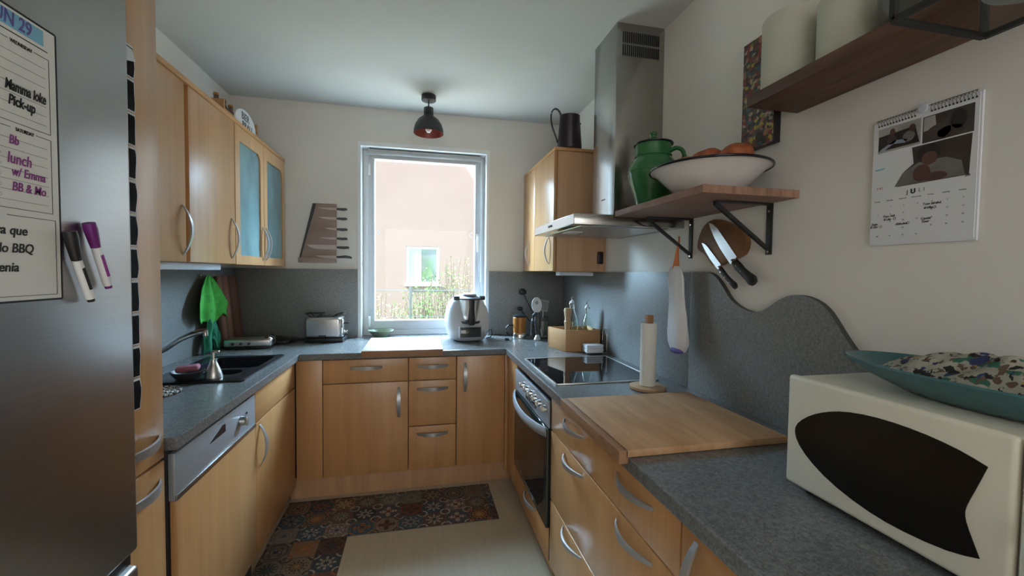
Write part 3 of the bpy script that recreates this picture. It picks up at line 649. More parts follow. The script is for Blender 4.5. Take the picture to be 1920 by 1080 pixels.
# ---------------------------------------------------------------- food processor
fp=thing('food_processor','white food processor with steel bowl and screen in front of the window','food processor',(1.652,-.20,ZC+.001),R(6))
import bisect
zs=[0,.012,.04,.09,.14,.19,.24,.285,.315,.335]; hw=[.085,.118,.140,.157,.162,.158,.145,.122,.098,.06]; fd=[.10,.135,.15,.155,.14,.115,.09,.075,.06,.03]; bd=[.10,.13,.14,.14,.14,.14,.135,.125,.11,.08]
def interp(z,ys):
    i=min(len(zs)-2,max(0,bisect.bisect(zs,z)-1)); k=(z-zs[i])/(zs[i+1]-zs[i]); k=min(1,max(0,k)); return ys[i]*(1-k)+ys[i+1]*k
b=B()
def fn(u,v):
    z=v*.335; a=2*PI*u; ca,sa=math.cos(a),math.sin(a); e=.62
    X=interp(z,hw)*abs(ca)**e*(1 if ca>0 else -1); Y=abs(sa)**e*(1 if sa>0 else -1); Y*=interp(z,bd) if Y>0 else interp(z,fd)
    return (X,Y,z)
b.grid(fn,64,28,True)
bmesh.ops.holes_fill(b.bm,edges=b.bm.edges[:]); b.obj('body','softwhite',fp,50,True)
b=B().lathe([(0,.125),(.052,.125),(.060,.14),(.066,.20),(.074,.30),(.076,.305),(.070,.306),(0,.306)],(0,-.085,0),36); b.obj('steel_bowl','steel_h',fp,40,True)
B().lathe([(.058,.128),(.082,.135),(.086,.150),(.08,.152),(.066,.142)],(0,-.085,0),36).obj('bowl_seat','darkgrey',fp,40,True)
b=B().poly([(-.02,.125),(.02,.125),(.024,.17),(.018,.24),(.02,.305),(-.02,.305),(-.018,.24),(-.024,.17)],(),'y',-.172,-.15,.004); b.obj('bowl_handle','black',fp,30,True)
b=B().lathe([(0,.335),(.04,.335),(.055,.33),(.082,.315),(.086,.304),(0,.304)],(0,-.085,0),36); b.obj('lid','darkgrey',fp,40,True)
B().lathe([(0,.352),(.03,.352),(.05,.345),(.052,.334),(0,.334)],(0,-.085,0),30).obj('measuring_cup','grey',fp,40,True)
for sx in (-1,1): B().cyl((sx*.075,-.085,.315),(sx*.116,-.085,.315),.016).obj('locking_arm','darkgrey',fp,30,True)
mtx=Matrix.Translation((-.01,-.176,.076))@Matrix.Rotation(R(-6),4,'X')
B().box(-.082,.082,-.006,.02,-.043,.043,.006,mtx=mtx).obj('screen_frame','grey',fp,30,True); B().box(-.074,.074,-.009,-.005,-.035,.035,.001,mtx=mtx).obj('screen','ovenglass',fp,30,True)
B().cyl((.105,-.14,.075),(.107,-.166,.073),.018,.016,24).obj('dial','chrome',fp,30,True)
b=B().tube([(1.80,-.15,ZC+.02),(1.83,-.16,ZC+.06),(1.845,-.17,ZC+.07),(1.85,-.18,ZC+.04),(1.835,-.2,ZC+.012),(1.80,-.2,ZC+.006)],.004,7); tag(b.obj('power_cable','black',None),'looped cable beside the food processor','cable')
pl=thing('serving_spatula','small utensil with a light handle lying right of the food processor','utensil',(1.87,-.28,ZC+.001)); B().tube([(1.845,-.27,ZC+.012),(1.88,-.29,ZC+.012),(1.93,-.30,ZC+.010)],.008,8,sx=1.3,sy=.7).obj('handle','grey',pl); B().tube([(1.925,-.30,ZC+.010),(1.955,-.305,ZC+.009)],.009,8).obj('tip','black',pl)

# ---------------------------------------------------------------- right corner items
gp=thing('milk_frother','copper-coloured beaker appliance with white base and black lid','frother',(2.06,-.20,ZC+.001))
x,y,z=gp.location
B().lathe([(0,0),(.052,0),(.053,.006),(.051,.034),(.048,.04),(0,.04)],(x,y,z),32).obj('base','chrome',gp)
B().lathe([(0,.04),(.048,.04),(.052,.16),(.049,.165),(0,.165)],(x,y,z),32).obj('beaker','amber',gp); B().lathe([(0,.165),(.052,.163),(.053,.175),(.03,.185),(0,.186)],(x,y,z),32).obj('lid','black',gp)
B().tube([(x-.05,y,z+.10),(x-.085,y,z+.10),(x-.105,y-.0,z+.08),(x-.105,y,z+.05),(x-.085,y,z+.025),(x-.053,y,z+.02)],.006,8).obj('handle','black',gp)
tag(B().tube([(1.86,-.06,ZC+.006),(1.92,-.07,ZC+.012),(1.99,-.1,ZC+.006),(2.06,-.12,ZC+.006),(2.16,-.10,ZC+.006)],.004,7).obj('power_cable','black',None),'black cable on the worktop behind the copper beaker','cable')
bl=thing('hand_blender','dark hand blender standing upright with a steel foot','blender',(2.165,-.34,ZC+.001)); x,y,z=bl.location
B().lathe([(0,0),(.026,0),(.028,.012),(.016,.03),(.011,.05),(0,.05)],(x,y,z),24).obj('foot','chrome',bl)
B().lathe([(0,.045),(.013,.045),(.02,.08),(.024,.14),(.021,.19),(.012,.21),(0,.212)],(x,y,z),24).obj('body','darkgrey',bl)
B().tube([(x-.004,y,z+.20),(x-.02,y,z+.205),(x-.035,y,z+.19),(x-.042,y,z+.15),(x-.045,y,z+.09),(x-.045,y,z+.04)],.008,8).obj('hook_grip','darkgrey',bl)
uh=thing('utensil_holder','glass utensil holder with kitchen tools beside the wooden box','utensil holder',(2.235,-.21,ZC+.001)); x,y,z=uh.location
B().lathe([(0,0),(.05,0),(.055,.004),(.055,.16),(.052,.16),(.052,.008),(0,.008)],(x,y,z),32).obj('jar','glass',uh,40); B().lathe([(.0555,.135),(.0575,.135),(.0575,.165),(.0555,.165)],(x,y,z),32).obj('band','darkgrey',uh)
def uten(name,label,p0,p1,head,mat):
    t=thing(name,label,'utensil',p0); B().tube([p0,p1],.004,7).obj('handle',mat,t); head(t,Vector(p1)); return t
def h_disc(t,p):
    m=Matrix.Translation(p+Vector((-.0,0,.045)))@Matrix.Rotation(R(84),4,'X')@Matrix.Rotation(R(14),4,'Y'); B().lathe([(0,-.004),(.04,-.002),(.052,.004),(.052,.007),(.04,.003),(0,0)],(0,0,0),32,m,.82,1.15).obj('head','white',t); B().lathe([(0,.009),(.014,.009),(.014,.006),(0,.006)],(0,.018,0),20,m).obj('hub','grey',t)
uten('skimmer','white round skimmer leaning in the utensil holder',(2.235,-.22,.93),(2.165,-.30,1.13),h_disc,'white')
def h_spoon(t,p): B().sph(p+Vector((-.012,0,.02)),.03,1.0,.35,.85).obj('head','black',t); b=B(); [b.tube([p+Vector((.0,0,.01)),p+Vector((.022,0,.028-.014*i))],.0022,5) for i in range(3)]; b.obj('prongs','black',t)
uten('pasta_spoon','black pasta spoon rising highest behind the white skimmer',(2.25,-.20,.93),(2.125,-.07,1.245),h_spoon,'black')
def h_spat(t,p):
    b=B(); b.box(-.034,.034,-.002,.002,.0,.012); b.box(-.034,.034,-.002,.002,.078,.09)
    for i in range(6): b.box(-.034+i*.0125,-.029+i*.0125,-.002,.002,0,.09)
    o=b.obj('head','lightgrey_u',t,0,True); o.location=p-Vector(t.location); o.rotation_euler=(0,R(10),0)
M['lightgrey_u']=plain('grey_nylon',(.42,.40,.37),.5)
uten('slotted_turner','grey slotted turner standing in the utensil holder',(2.25,-.20,.93),(2.262,-.16,1.115),h_spat,'lightgrey_u')
def h_lad(t,p): B().sph(p,.03,.8,.5,.55).obj('head','black',t)
uten('black_ladle','low black ladle leaning left behind the copper beaker',(2.235,-.19,.93),(2.09,-.09,1.13),h_lad,'black')
# wooden box with bottles
wb=thing('wooden_box','light wooden box holding bottles and a pepper mill next to the hob','box',(2.31,-.68,ZC+.001))
cx,cy=2.318,-.68
def rotbox(b,pts,z0,z1): return b.poly(pts,(),'z',z0,z1,.0015)
FL=(2.165,-.60); NL=(2.222,-.80); NR=(2.452,-.815); FR=(2.452,-.60)
def wallp(a,c,t,z0=ZC+.001,z1=1.052):
    a=Vector((*a,0));c=Vector((*c,0)); d=(c-a).normalized(); n=Vector((-d.y,d.x,0))*t
    return B().poly([tuple(a.xy),tuple(c.xy),tuple((c+n).xy),tuple((a+n).xy)],(),'z',z0,z1,.001)
wallp(FL,NL,.009).obj('left_side','crate',wb); wallp(NL,NR,.009).obj('front_side','crate',wb); wallp(NR,FR,.009).obj('right_side','crate',wb); wallp(FR,FL,.009).obj('back_side','crate',wb)
B().poly([(FL[0]+.01,FL[1]-.01),(NL[0]+.01,NL[1]+.01),(NR[0]-.01,NR[1]+.01),(FR[0]-.01,FR[1]-.01)],(),'z',ZC+.001,ZC+.012).obj('bottom','crate',wb,0)
def bottle(x,y,z,label,s=1):
    t=thing('swing_top_bottle',label,'bottle',(x,y,z),0,'swing-top bottles in the wooden box')
    pr=[(0,.002),(.040,.0),(.046,.008),(.047,.125),(.045,.15),(.031,.19),(.018,.222),(.0135,.24),(.0135,.255),(.016,.262),(.015,.268),(.011,.268),(.0105,.24),(.015,.222),(.028,.19),(.041,.15),(.043,.12),(.041,.012),(0,.008)]
    B().lathe(sm([(r*s*.94,h*s*1.1) for r,h in pr],1),(x,y,z),32).obj('glass_body','glass',t,60)
    B().tube([(x-.016*s,y,z+.258*s),(x-.02*s,y,z+.290*s),(x-.008*s,y,z+.330*s),(x+.004*s,y,z+.345*s)],.0022,6).tube([(x-.016*s,y,z+.258*s),(x+.016*s,y,z+.258*s)],.002,6).tube([(x+.016*s,y,z+.258*s),(x+.02*s,y,z+.288*s),(x-.008*s,y,z+.330*s)],.0022,6).obj('wire_clasp','chrome',t)
    B().lathe([(0,.296*s),(.01*s,.296*s),(.012*s,.305*s),(.006*s,.318*s),(0,.319*s)],(x,y,z),16).obj('stopper','white',t)
bottle(2.318,-.655,ZC+.013,'clear swing-top bottle in the wooden box, nearer the pepper mill',.98)
bottle(2.394,-.738,ZC+.013,'clear swing-top bottle in the wooden box, at its right end',.90)
pm=thing('pepper_mill','pale turned wooden pepper mill standing in the wooden box','pepper mill',(2.262,-.72,ZC+.013))
B().lathe([(0,0),(.026,0),(.026,.06),(.020,.10),(.018,.13),(.023,.165),(.024,.172),(.020,.18)],pm.location,28).obj('body','lightwood',pm); B().lathe([(.0,.18),(.020,.181),(.019,.20),(.024,.235),(.026,.25),(.022,.262),(0,.264)],pm.location,28).obj('head','lightwood',pm)
for i,lb in enumerate(('white lidded carton in front of the wooden box, lower of two','white lidded carton in front of the wooden box, upper of two')):
    t=thing('small_white_box',lb,'box',(2.372,-.885,ZC+.012+i*.0255),0,'two small white boxes by the hob'); z=ZC+.012+i*.0255
    bx(2.317,2.425,-.925,-.85,z,z+.019,.003).obj('tray','white',t); bx(2.315,2.427,-.927,-.848,z+.012,z+.0245,.003).obj('lid','white',t)
tag(bx(2.325,2.42,-.92,-.85,ZC+.0005,ZC+.0115,.002).obj('dark_stand','black',None),'black flat stand under the small white boxes','stand')
ws=thing('wire_stand','thin wire stand against the splashback right of the wooden box','stand',(2.455,-.86,ZC))
B().tube([(2.462,-.83,ZC+.004),(2.462,-.83,1.04),(2.462,-.84,1.065),(2.462,-.88,1.065),(2.462,-.895,1.04),(2.462,-.895,ZC+.004)],.0022,6).obj('wire','chrome',ws)
B().tube([(2.462,-.83,ZC+.004),(2.44,-.83,ZC+.004),(2.44,-.895,ZC+.004),(2.462,-.895,ZC+.004)],.0022,6).obj('foot_wire','chrome',ws)
# paper towel
pt=thing('paper_towel_holder','nearly finished kitchen roll on a round wooden holder beside the hob','paper towel holder',(2.29,-1.675,ZC+.001)); x,y,z=pt.location
B().lathe([(0,0),(.076,0),(.078,.004),(.077,.012),(.072,.014),(0,.014)],(x,y,z),40).obj('base','lightwood',pt); bx(x-.014,x+.014,y-.014,y+.014,z+.014,z+.325,.002).obj('rod','stickwood',pt)
B().lathe([(.0205,.016),(.034,.016),(.0345,.29),(.0205,.29),(.0205,.016)],(x,y,z),36).obj('paper_roll','tissue',pt)
# large board
lb=thing('large_cutting_board','large maple worktop board with a front lip between hob and microwave','cutting board',(2.14,-2.0,ZC+.001))
bx(1.858,2.39,-2.30,-1.812,ZC+.001,ZC+.022,.003).obj('board','boardtop',lb); bx(1.838,1.8665,-2.30,-1.812,ZC-.016,ZC+.022,.003).obj('lip','boardedge',lb)
# microwave
mw=thing('microwave_oven','cream microwave with a dark shaped window at the near right','microwave',(2.33,-2.80,ZC+.001))
bx(2.180,2.468,-3.02,-2.512,ZC+.018,1.182,.012,3).obj('body','cream',mw)
fr=B().box(2.164,2.182,-2.903,-2.508,ZC+.015,1.185,.010,3).obj('door','cream',mw); bx(2.164,2.182,-3.022,-2.906,ZC+.015,1.185,.010,3).obj('control_panel','cream',mw)
mwo=[(-2.532,1.055),(-2.538,1.076),(-2.566,1.102),(-2.598,1.121),(-2.634,1.136),(-2.683,1.146),(-2.736,1.149),(-2.789,1.146),(-2.837,1.138),(-2.871,1.126),(-2.857,1.08),(-2.847,1.05),(-2.846,1.035),(-2.851,1.017),(-2.867,.978),(-2.829,.963),(-2.762,.956),(-2.704,.958),(-2.635,.973),(-2.58,.998),(-2.543,1.028)]
mo=[]
n=len(mwo)
for i in range(n):
    a,c=mwo[i],mwo[(i+1)%n]
    pre=mwo[i-1]
    if i in (9,14): mo.append(a); 
    else: mo.append(((pre[0]+6*a[0]+c[0])/8,(pre[1]+6*a[1]+c[1])/8))
    mo.append(((a[0]+c[0])/2,(a[1]+c[1])/2))
B().poly(mo,(),'x',2.1625,2.166).obj('window','mwglass',fr)
for y in (-2.55,-2.97):
    for x in (2.2,2.44): B().cyl((x,y,ZC+.0008),(x,y,ZC+.02),.014).obj('foot','black',mw)
B().cyl((2.1645,-2.958,1.05),(2.152,-2.958,1.05),.024,.022,28).obj('dial','cream',mw)
b=B(); [b.box(2.1625,2.1642,-2.958+.037*math.cos(a)-.0025,-2.958+.037*math.cos(a)+.0025,1.05+.037*math.sin(a)-.0025,1.05+.037*math.sin(a)+.0025) for a in [2*PI*i/14 for i in range(14)]]; b.obj('dial_marks','darkgrey',mw,0)
tr=thing('oval_tray','long teal ceramic tray on top of the microwave','tray',(2.33,-2.80,1.1855))
B().lathe([(0,0),(.13,0),(.15,.008),(.21,.034),(.225,.05),(.221,.054),(.205,.042),(.145,.014),(0,.01)],tr.location,56,None,.60,1.22).obj('tray','teal',tr,50)
b=B()
def fn(u,v):
    a=2*PI*u; rr_=v; X=.088*rr_*math.cos(a); Yv=.205*rr_*math.sin(a)
    hgt=.062*(1-rr_**2.2)+.020*noise.noise(Vector((X*22,Yv*14,1)))*(1-rr_**6)+.010*abs(math.sin(Yv*55+X*30))*(1-rr_**4)
    return (tr.location.x+X,tr.location.y+Yv,1.1855+.022+max(0.0,hgt)+.008*(rr_**3))
b.grid(fn,72,22,True); o=b.obj('folded_cloth','printcloth',None,70); tag(o,'crumpled colourful printed cloth heaped in the teal tray','cloth')

# ---------------------------------------------------------------- shelves on the right wall
s1=thing('lower_wall_shelf','thick butcher-block shelf on black brackets beside the hood','shelf',(2.31,-1.9,1.667))
b=bx(2.14,W-.001,-2.212,-1.628,1.667,1.692,.002); b.obj('board','shelf1',s1)
bx(2.1402,W-.0012,-2.2135,-2.2115,1.6672,1.6918).obj('near_end','shelf1x',s1,0)
for y in (-1.672,-2.102):
    k=B(); k.box(W-.006,W-.001,y-.0125,y+.0125,1.49,1.667,.001); k.box(2.27,W-.001,y-.0125,y+.0125,1.661,1.667,.001)
    k.poly([(2.27,1.661),(2.277,1.661),(W-.005,1.513),(W-.005,1.505),(W-.011,1.505),(2.268,1.652)],(),'y',y-.007,y+.007)
    o=k.obj('bracket','blackmetal',s1)
    for zz in (1.500,1.64): B().cyl((W-.006,y,zz),(W-.009,y,zz),.0045,None,10).obj('screw','chrome',o)
s2=tag(bx(2.30,W-.001,-3.25,-2.195,1.94,1.974,.002).obj('upper_wall_shelf','shelf2',None),'dark walnut floating shelf high on the right wall','shelf')
# green jar
gj=thing('green_enamel_jar','green enamel jar with lid and handles on the lower wall shelf','jar',(2.255,-1.735,1.6925)); x,y,z=gj.location
B().lathe([(0,0),(.058,0)]+sm([(.058,0),(.062,.006),(.075,.05),(.096,.11),(.102,.145),(.096,.178),(.080,.20),(.071,.212),(.070,.225),(.072,.25),(.073,.262)])+[(0,.262)],(x,y,z),56).obj('body','green_enamel',gj,50)
for h_,r_ in ((.15,.1005),(.215,.0735)): B().tube([(x+r_*math.cos(2*PI*i/44),y+r_*math.sin(2*PI*i/44),z+h_) for i in range(44)],.003,6,closed=True).obj('ridge','green_enamel',gj,60)
l=B().lathe(sm([(0,.318),(.012,.317),(.017,.308),(.010,.298),(.012,.292),(.035,.285),(.06,.272),(.074,.266)])+[(.074,.262),(0,.262)],(x,y,z),44).obj('lid','green_enamel',gj,50)
B().tube([(x+.077*math.cos(2*PI*i/44),y+.077*math.sin(2*PI*i/44),z+.264) for i in range(44)],.0038,8,closed=True).obj('lid_rim','rimblack',l,60)
for a in (R(-48),):
    ca,sa=math.cos(a),math.sin(a); P=lambda r_,h_:(x+r_*ca,y+r_*sa,z+h_)
    B().tube(sm([P(.066,.228),P(.092,.240),P(.118,.226),P(.127,.195),P(.118,.162),P(.094,.140)]),.014,12,sx=1,sy=.6).obj('handle','green_enamel',gj,60)
# enamel bowl
eb=thing('enamel_bowl','wide white enamel bowl with black rim on the lower wall shelf','bowl',(2.292,-2.035,1.6925)); x,y,z=eb.location
B().lathe([(0,0),(.085,0)]+sm([(.085,0),(.092,.003),(.135,.038),(.170,.075),(.188,.088),(.196,.090),(.194,.093),(.184,.091),(.166,.079),(.130,.042),(.088,.008)])+[(0,.005)],(x,y,z),56).obj('bowl','enamel',eb,60)
B().tube([(x+.196*math.cos(2*PI*i/64),y+.196*math.sin(2*PI*i/64),z+.091) for i in range(64)],.0042,8,closed=True).obj('rim','rimblack',eb,60)
for i,(dx,dy,s,lb_) in enumerate(((-.02,.10,.062,'rounded brown loaf in the enamel bowl nearest the green jar'),(-.01,-.01,.062,'middle brown loaf in the enamel bowl'),(.02,-.11,.050,'smallest brown loaf at the near side of the enamel bowl'))):
    b=B(); t=bmesh.new(); bmesh.ops.create_icosphere(t,subdivisions=4,radius=s)
    for v in t.verts: v.co*=1+.10*noise.noise(v.co*28+Vector((i*3,0,0))); v.co.z*=.68
    b._add(t,Matrix.Translation((x+dx,y+dy,z+.118))); tag(b.obj('bread_loaf','bread',None,60),lb_,'bread','loaves in the enamel bowl')
# wavy filling of bowl
# carried things on upper shelf
z2=1.9745
for y,x_,r_,h_,lb_ in ((-2.262,2.392,.078,.215,'ivory pillar candle at the far end of the upper shelf, the taller one'),(-2.432,2.400,.072,.175,'ivory pillar candle on the upper shelf between the first candle and the grey vase')):
    t=thing('pillar_candle',lb_,'candle',(x_,y,z2),0,'pillar candles on the upper shelf')
    B().lathe([(0,0),(r_-.003,0),(r_,.004),(r_,h_-.006),(r_-.004,h_),(r_*.8,h_-.003),(.0,h_-.008)],(x_,y,z2),40).obj('wax','candle',t,40); B().cyl((x_,y,z2+h_-.009),(x_,y,z2+h_+.008),.0015,None,8).obj('wick','black',t)
t=thing('round_vase','dark grey-green round vase on the upper shelf beside the candles','vase',(2.395,-2.60,z2))
B().lathe([(0,0),(.04,0),(.062,.02),(.078,.06),(.080,.085),(.07,.12),(.045,.145),(.028,.155),(.028,.18),(.024,.18),(.024,.15),(0,.15)],t.location,40).obj('body','vase',t,50)
# hanging lantern
ln=thing('glass_lantern','black framed glass lantern hanging in front of the upper shelf','lantern',(2.19,-2.87,1.85))
lx0,lx1,ly0,ly1,lz0,lz1=2.085,2.292,-2.97,-2.765,1.85,2.11
b=B()
e=.0045
for xx in (lx0,lx1):
    for yy in (ly0,ly1): b.box(xx-e,xx+e,yy-e,yy+e,lz0,lz1)
for zz in (lz0,lz1):
    for yy in (ly0,ly1): b.box(lx0,lx1,yy-e,yy+e,zz-e,zz+e)
    for xx in (lx0,lx1): b.box(xx-e,xx+e,ly0,ly1,zz-e,zz+e)
ap=((lx0+lx1)/2,(ly0+ly1)/2,lz1+.10)
for xx in (lx0,lx1):
    for yy in (ly0,ly1): b.cyl((xx,yy,lz1),ap,.004,None,8)
b.obj('frame','blackmetal',ln,20)
B().box(lx0,lx1,ly0-.001,ly0+.001,lz0,lz1).box(lx0,lx1,ly1-.001,ly1+.001,lz0,lz1).box(lx0-.001,lx0+.001,ly0,ly1,lz0,lz1).box(lx1-.001,lx1+.001,ly0,ly1,lz0,lz1).box(lx0,lx1,ly0,ly1,lz0-.001,lz0+.001).obj('panes','lanternpane',ln,0)
B().tube([ap,(ap[0],ap[1],H)],.003,6).obj('chain','blackmetal',ln)
t=thing('tealight_glass','round frosted glass candle holder inside the lantern','candle holder',(2.205,-2.885,1.8525)); B().lathe([(0,0),(.05,0),(.066,.008),(.07,.035),(.062,.06),(.058,.06),(.064,.035),(.06,.012),(0,.006)],t.location,36).obj('bowl','grey',t,50)
# artwork
ar=thing('canvas_picture','narrow dark floral canvas on the right wall behind the upper shelf','picture',(W,-2.06,1.87))
bx(W-.03,W-.001,-2.132,-1.99,1.868,2.252,.001).obj('canvas','black',ar); bx(W-.0312,W-.0298,-2.1315,-1.9905,1.8685,2.2515).obj('print','art',ar,0)
# knives board
kb=thing('magnetic_knife_board','irregular olive wood knife board on the right wall under the lower shelf','knife board',(W,-1.87,1.54))
o_=[(-1.745,1.545),(-1.765,1.60),(-1.80,1.635),(-1.86,1.645),(-1.93,1.62),(-2.0,1.585),(-2.025,1.545),(-2.012,1.50),(-1.985,1.485),(-1.93,1.472),(-1.885,1.455),(-1.85,1.452),(-1.825,1.475),(-1.795,1.505),(-1.755,1.52)]
o2=[]
for i in range(len(o_)):
    a,c=o_[i],o_[(i+1)%len(o_)]; o2+=[(a[0]*.75+c[0]*.25,a[1]*.75+c[1]*.25),(a[0]*.25+c[0]*.75,a[1]*.25+c[1]*.75)]
B().poly(o2,(),'x',W-.026,W-.001,.003).obj('board','olive',kb)
def wallknife(label,tip,bol,end,wd,x,name):
    t=thing(name,label,'knife',(x,bol[0],bol[1])); T_=Vector((0,*tip)); Bo=Vector((0,*bol)); E=Vector((0,*end)); d=(Bo-T_).normalized(); n=Vector((0,-d.z,d.y)); 
    if n.z<0: n=-n
    L_=(Bo-T_).length; pts=[]
    for k in (0,.1,.25,.45,.7,1): p=T_+d*L_*k+n*wd*.45*min(1,(k*4)**.5 if k else 0); pts.append((p.y,p.z))
    for k in (1,.6,.35,.15): p=T_+d*L_*k-n*wd*.55*min(1,k*2.0)**.7; pts.append((p.y,p.z))
    B().poly(pts,(),'x',x-.0012,x+.0012).obj('blade','blade',t,0)
    B().tube([(x,Bo.y,Bo.z),(x,(Bo+d*.012).y,(Bo+d*.012).z)],wd*.42,10,sx=.5,sy=1,up=(1,0,0)).obj('bolster','chrome',t)
    pts=[Bo+d*.01+(E-Bo-d*.01)*k for k in (0,.15,.4,.7,.9,1)]
    h=B().tube([(x,p.y,p.z-.004*math.sin(i*1.1)) for i,p in enumerate(pts)],1,10,[wd*.34,wd*.44,wd*.40,wd*.44,wd*.52,wd*.36],1.0,.6,up=(1,0,0)).obj('handle','black',t)
    for k in (.25,.5,.75): p=Bo+(E-Bo)*k; B().cyl((x-.012,p.y,p.z),(x-.0165,p.y,p.z),.0025,None,8).obj('rivet','chrome',h)
wallknife('large kitchen knife with three rivets on the olive wood board','m' and (-1.822,1.632),(-1.970,1.474),(-2.072,1.388),.042,W-.029,'chef_knife')
wallknife('smaller slim knife below the large knife on the olive wood board',(-1.782,1.552),(-1.893,1.45),(-1.985,1.368),.026,W-.029,'utility_knife')
# bag dispenser
bg=thing('bag_dispenser','long white plastic bag holder hanging from the far shelf bracket','bag holder',(2.455,-1.70,1.07))
b=B()
zl=[1.455,1.44,1.40,1.34,1.28,1.22,1.17,1.12,1.085,1.072]; rl=[.020,.034,.042,.040,.042,.050,.056,.055,.040,.008]
def fn(u,v):
    k=v*(len(zl)-1); i=min(len(zl)-2,int(k)); f=k-i; z=zl[i]*(1-f)+zl[i+1]*f; r_=rl[i]*(1-f)+rl[i+1]*f
    a=2*PI*u; w=1+.10*math.sin(3*a+z*9)+.14*noise.noise(Vector((math.cos(a)*2,math.sin(a)*2,z*9)))
    return (2.412+.42*r_*w*math.cos(a)+ (1.45-z)*-.01, -1.678+ (1.44-z)*-.10+r_*w*1.25*math.sin(a), z)
b.grid(fn,40,40,True); b.obj('bag','bag',bg,70)
B().tube([(2.43,-1.672,1.565),(2.425,-1.668,1.52),(2.415,-1.676,1.44)],1,8,[.004,.006,.014],.35,1.3,up=(1,0,0)).tube([(2.43,-1.672,1.55),(2.44,-1.66,1.565),(2.43,-1.672,1.585),(2.42,-1.684,1.565)],.0035,6,closed=True).obj('strap','orange',bg)
B().sph((2.40,-1.72,1.088),.03,.7,1.4,.45).obj('bottom_print','navyink',bg,60)
# calendar
cl=thing('wall_calendar','spiral-bound photo calendar showing JULI on the right wall','calendar',(W,-2.55,1.5))
X=W-.008
B().box(W-.007,W-.001,-2.659,-2.440,1.500,1.822,.0005).obj('page_stack','paper',cl,0); bx(X-.0005,W-.007,-2.655,-2.440,1.505,1.820).obj('page','paper',cl,0)
pg=cl.children[-1]; X-=.0008
def quad(name,pts,mat,par,x=X): return B().poly(pts,(),'x',x-.0002,x+.0004).obj(name,mat,par,0)
def blobm(n,c): return plain(n,c,.4,0,.3,18)
M['ph_a']=blobm('photo_dark_scene',(.045,.03,.025)); M['ph_b']=blobm('photo_shadow_scene',(.06,.045,.04)); M['ph_shirt']=blobm('photo_pale_shirt',(.17,.155,.15)); M['ph_jean']=blobm('photo_denim',(.26,.31,.38)); M['ph_skin']=blobm('photo_skin',(.10,.045,.033)); M['ph_hair']=blobm('photo_hair',(.02,.014,.012)); M['ph_light']=blobm('photo_bright_wall',(.36,.34,.32))
def ell(cy,cz,ry,rz,n=16): return [(cy+ry*math.cos(2*PI*i/n),cz+rz*math.sin(2*PI*i/n)) for i in range(n)]
p=quad('photo',[(-2.452,1.802),(-2.547,1.802),(-2.547,1.740),(-2.452,1.740)],'ph_light',pg)
quad('sofa',[(-2.453,1.782),(-2.535,1.787),(-2.545,1.745),(-2.453,1.745)],'ph_hair',p,X-.0004)
for a,mt in ((ell(-2.485,1.787,.006,.009),'ph_skin'),(ell(-2.484,1.768,.012,.012),'ph_a'),(ell(-2.529,1.784,.007,.009),'ph_skin'),(ell(-2.522,1.766,.013,.013),'ph_shirt'),([(-2.455,1.742),(-2.458,1.748),(-2.49,1.765),(-2.52,1.76),(-2.515,1.752),(-2.487,1.756),(-2.462,1.741)],'ph_jean')): quad('figure',a,mt,p,X-.0008)
p=quad('photo',[(-2.551,1.800),(-2.647,1.800),(-2.647,1.738),(-2.551,1.738)],'ph_b',pg)
quad('bright_gap',[(-2.553,1.798),(-2.575,1.798),(-2.578,1.77),(-2.553,1.765)],'ph_light',p,X-.0004)
for a,mt in ((ell(-2.588,1.786,.011,.012),'ph_a'),(ell(-2.583,1.757,.024,.018),'ph_b'),(ell(-2.620,1.775,.015,.022),'ph_hair'),(ell(-2.605,1.752,.025,.013),'ph_a')): quad('figure',a,mt,p,X-.0008)
p=quad('photo',[(-2.530,1.735),(-2.645,1.735),(-2.642,1.645),(-2.50,1.645),(-2.515,1.68),(-2.535,1.695)],'ph_a',pg)
for a,mt,dx in (([(-2.495,1.646),(-2.512,1.677),(-2.545,1.695),(-2.60,1.695),(-2.628,1.68),(-2.636,1.646)],'ph_shirt',.0004),(ell(-2.565,1.712,.024,.022),'ph_hair',.0008),(ell(-2.568,1.70,.016,.016),'ph_skin',.0010),(ell(-2.553,1.668,.018,.020),'ph_skin',.0014),(ell(-2.58,1.655,.024,.010),'ph_skin',.0012)): quad('figure',a,mt,p,X-dx)
text('month_title','J',.013,(X,-2.524,1.6235),(0,-1,0),(-1,0,0),'ink',pg,align='CENTER'); text('month_title','U',.015,(X,-2.536,1.6235),(0,-1,0),(-1,0,0),'ink',pg,align='CENTER',bold=.0008); text('month_title','L I',.013,(X,-2.554,1.6245),(0,-1,0),(-1,0,0),'greyink',pg,align='CENTER')
text('year','Juli',.007,(X,-2.64,1.642),(0,-1,0),(-1,0,0),'ink',pg,align='CENTER',shear=.3)
for i in range(7): text('weekday',['Montag','Dienstag','Mittwoch','Donnerstag','Freitag','Samstag','Sonntag'][i],.0042,(X,-2.455-.0295*i,1.613),(0,-1,0),(-1,0,0),'greyink',pg,align='CENTER')
for r_ in range(5):
    for c_ in range(7):
        n_=r_*7+c_
        if 1<=n_<=31 and (r_,c_) not in ((1,3),(2,0),(3,0),(3,1),(3,3)): text('day_number',str(n_),.0048,(X,-2.458-.0295*c_,1.596-.0185*r_),(0,-1,0),(-1,0,0),'greyink',pg,align='CENTER')
for y_,z_,s_ in ((-2.557,1.590,'Tom birthd.'),(-2.560,1.581,'8 Uhr'),(-2.470,1.571,'Tom HA'),(-2.472,1.563,'8 Uhr'),(-2.442,1.553,'Zahn'),(-2.440,1.546,'8 Uhr'),(-2.500,1.549,'Abholen'),(-2.555,1.556,'Castle'),(-2.556,1.549,'Tour')): text('handwriting',s_,.0078,(X,y_,z_),(0,-1,0),(-1,0,0),'ink',pg,shear=.25,bold=.00012)
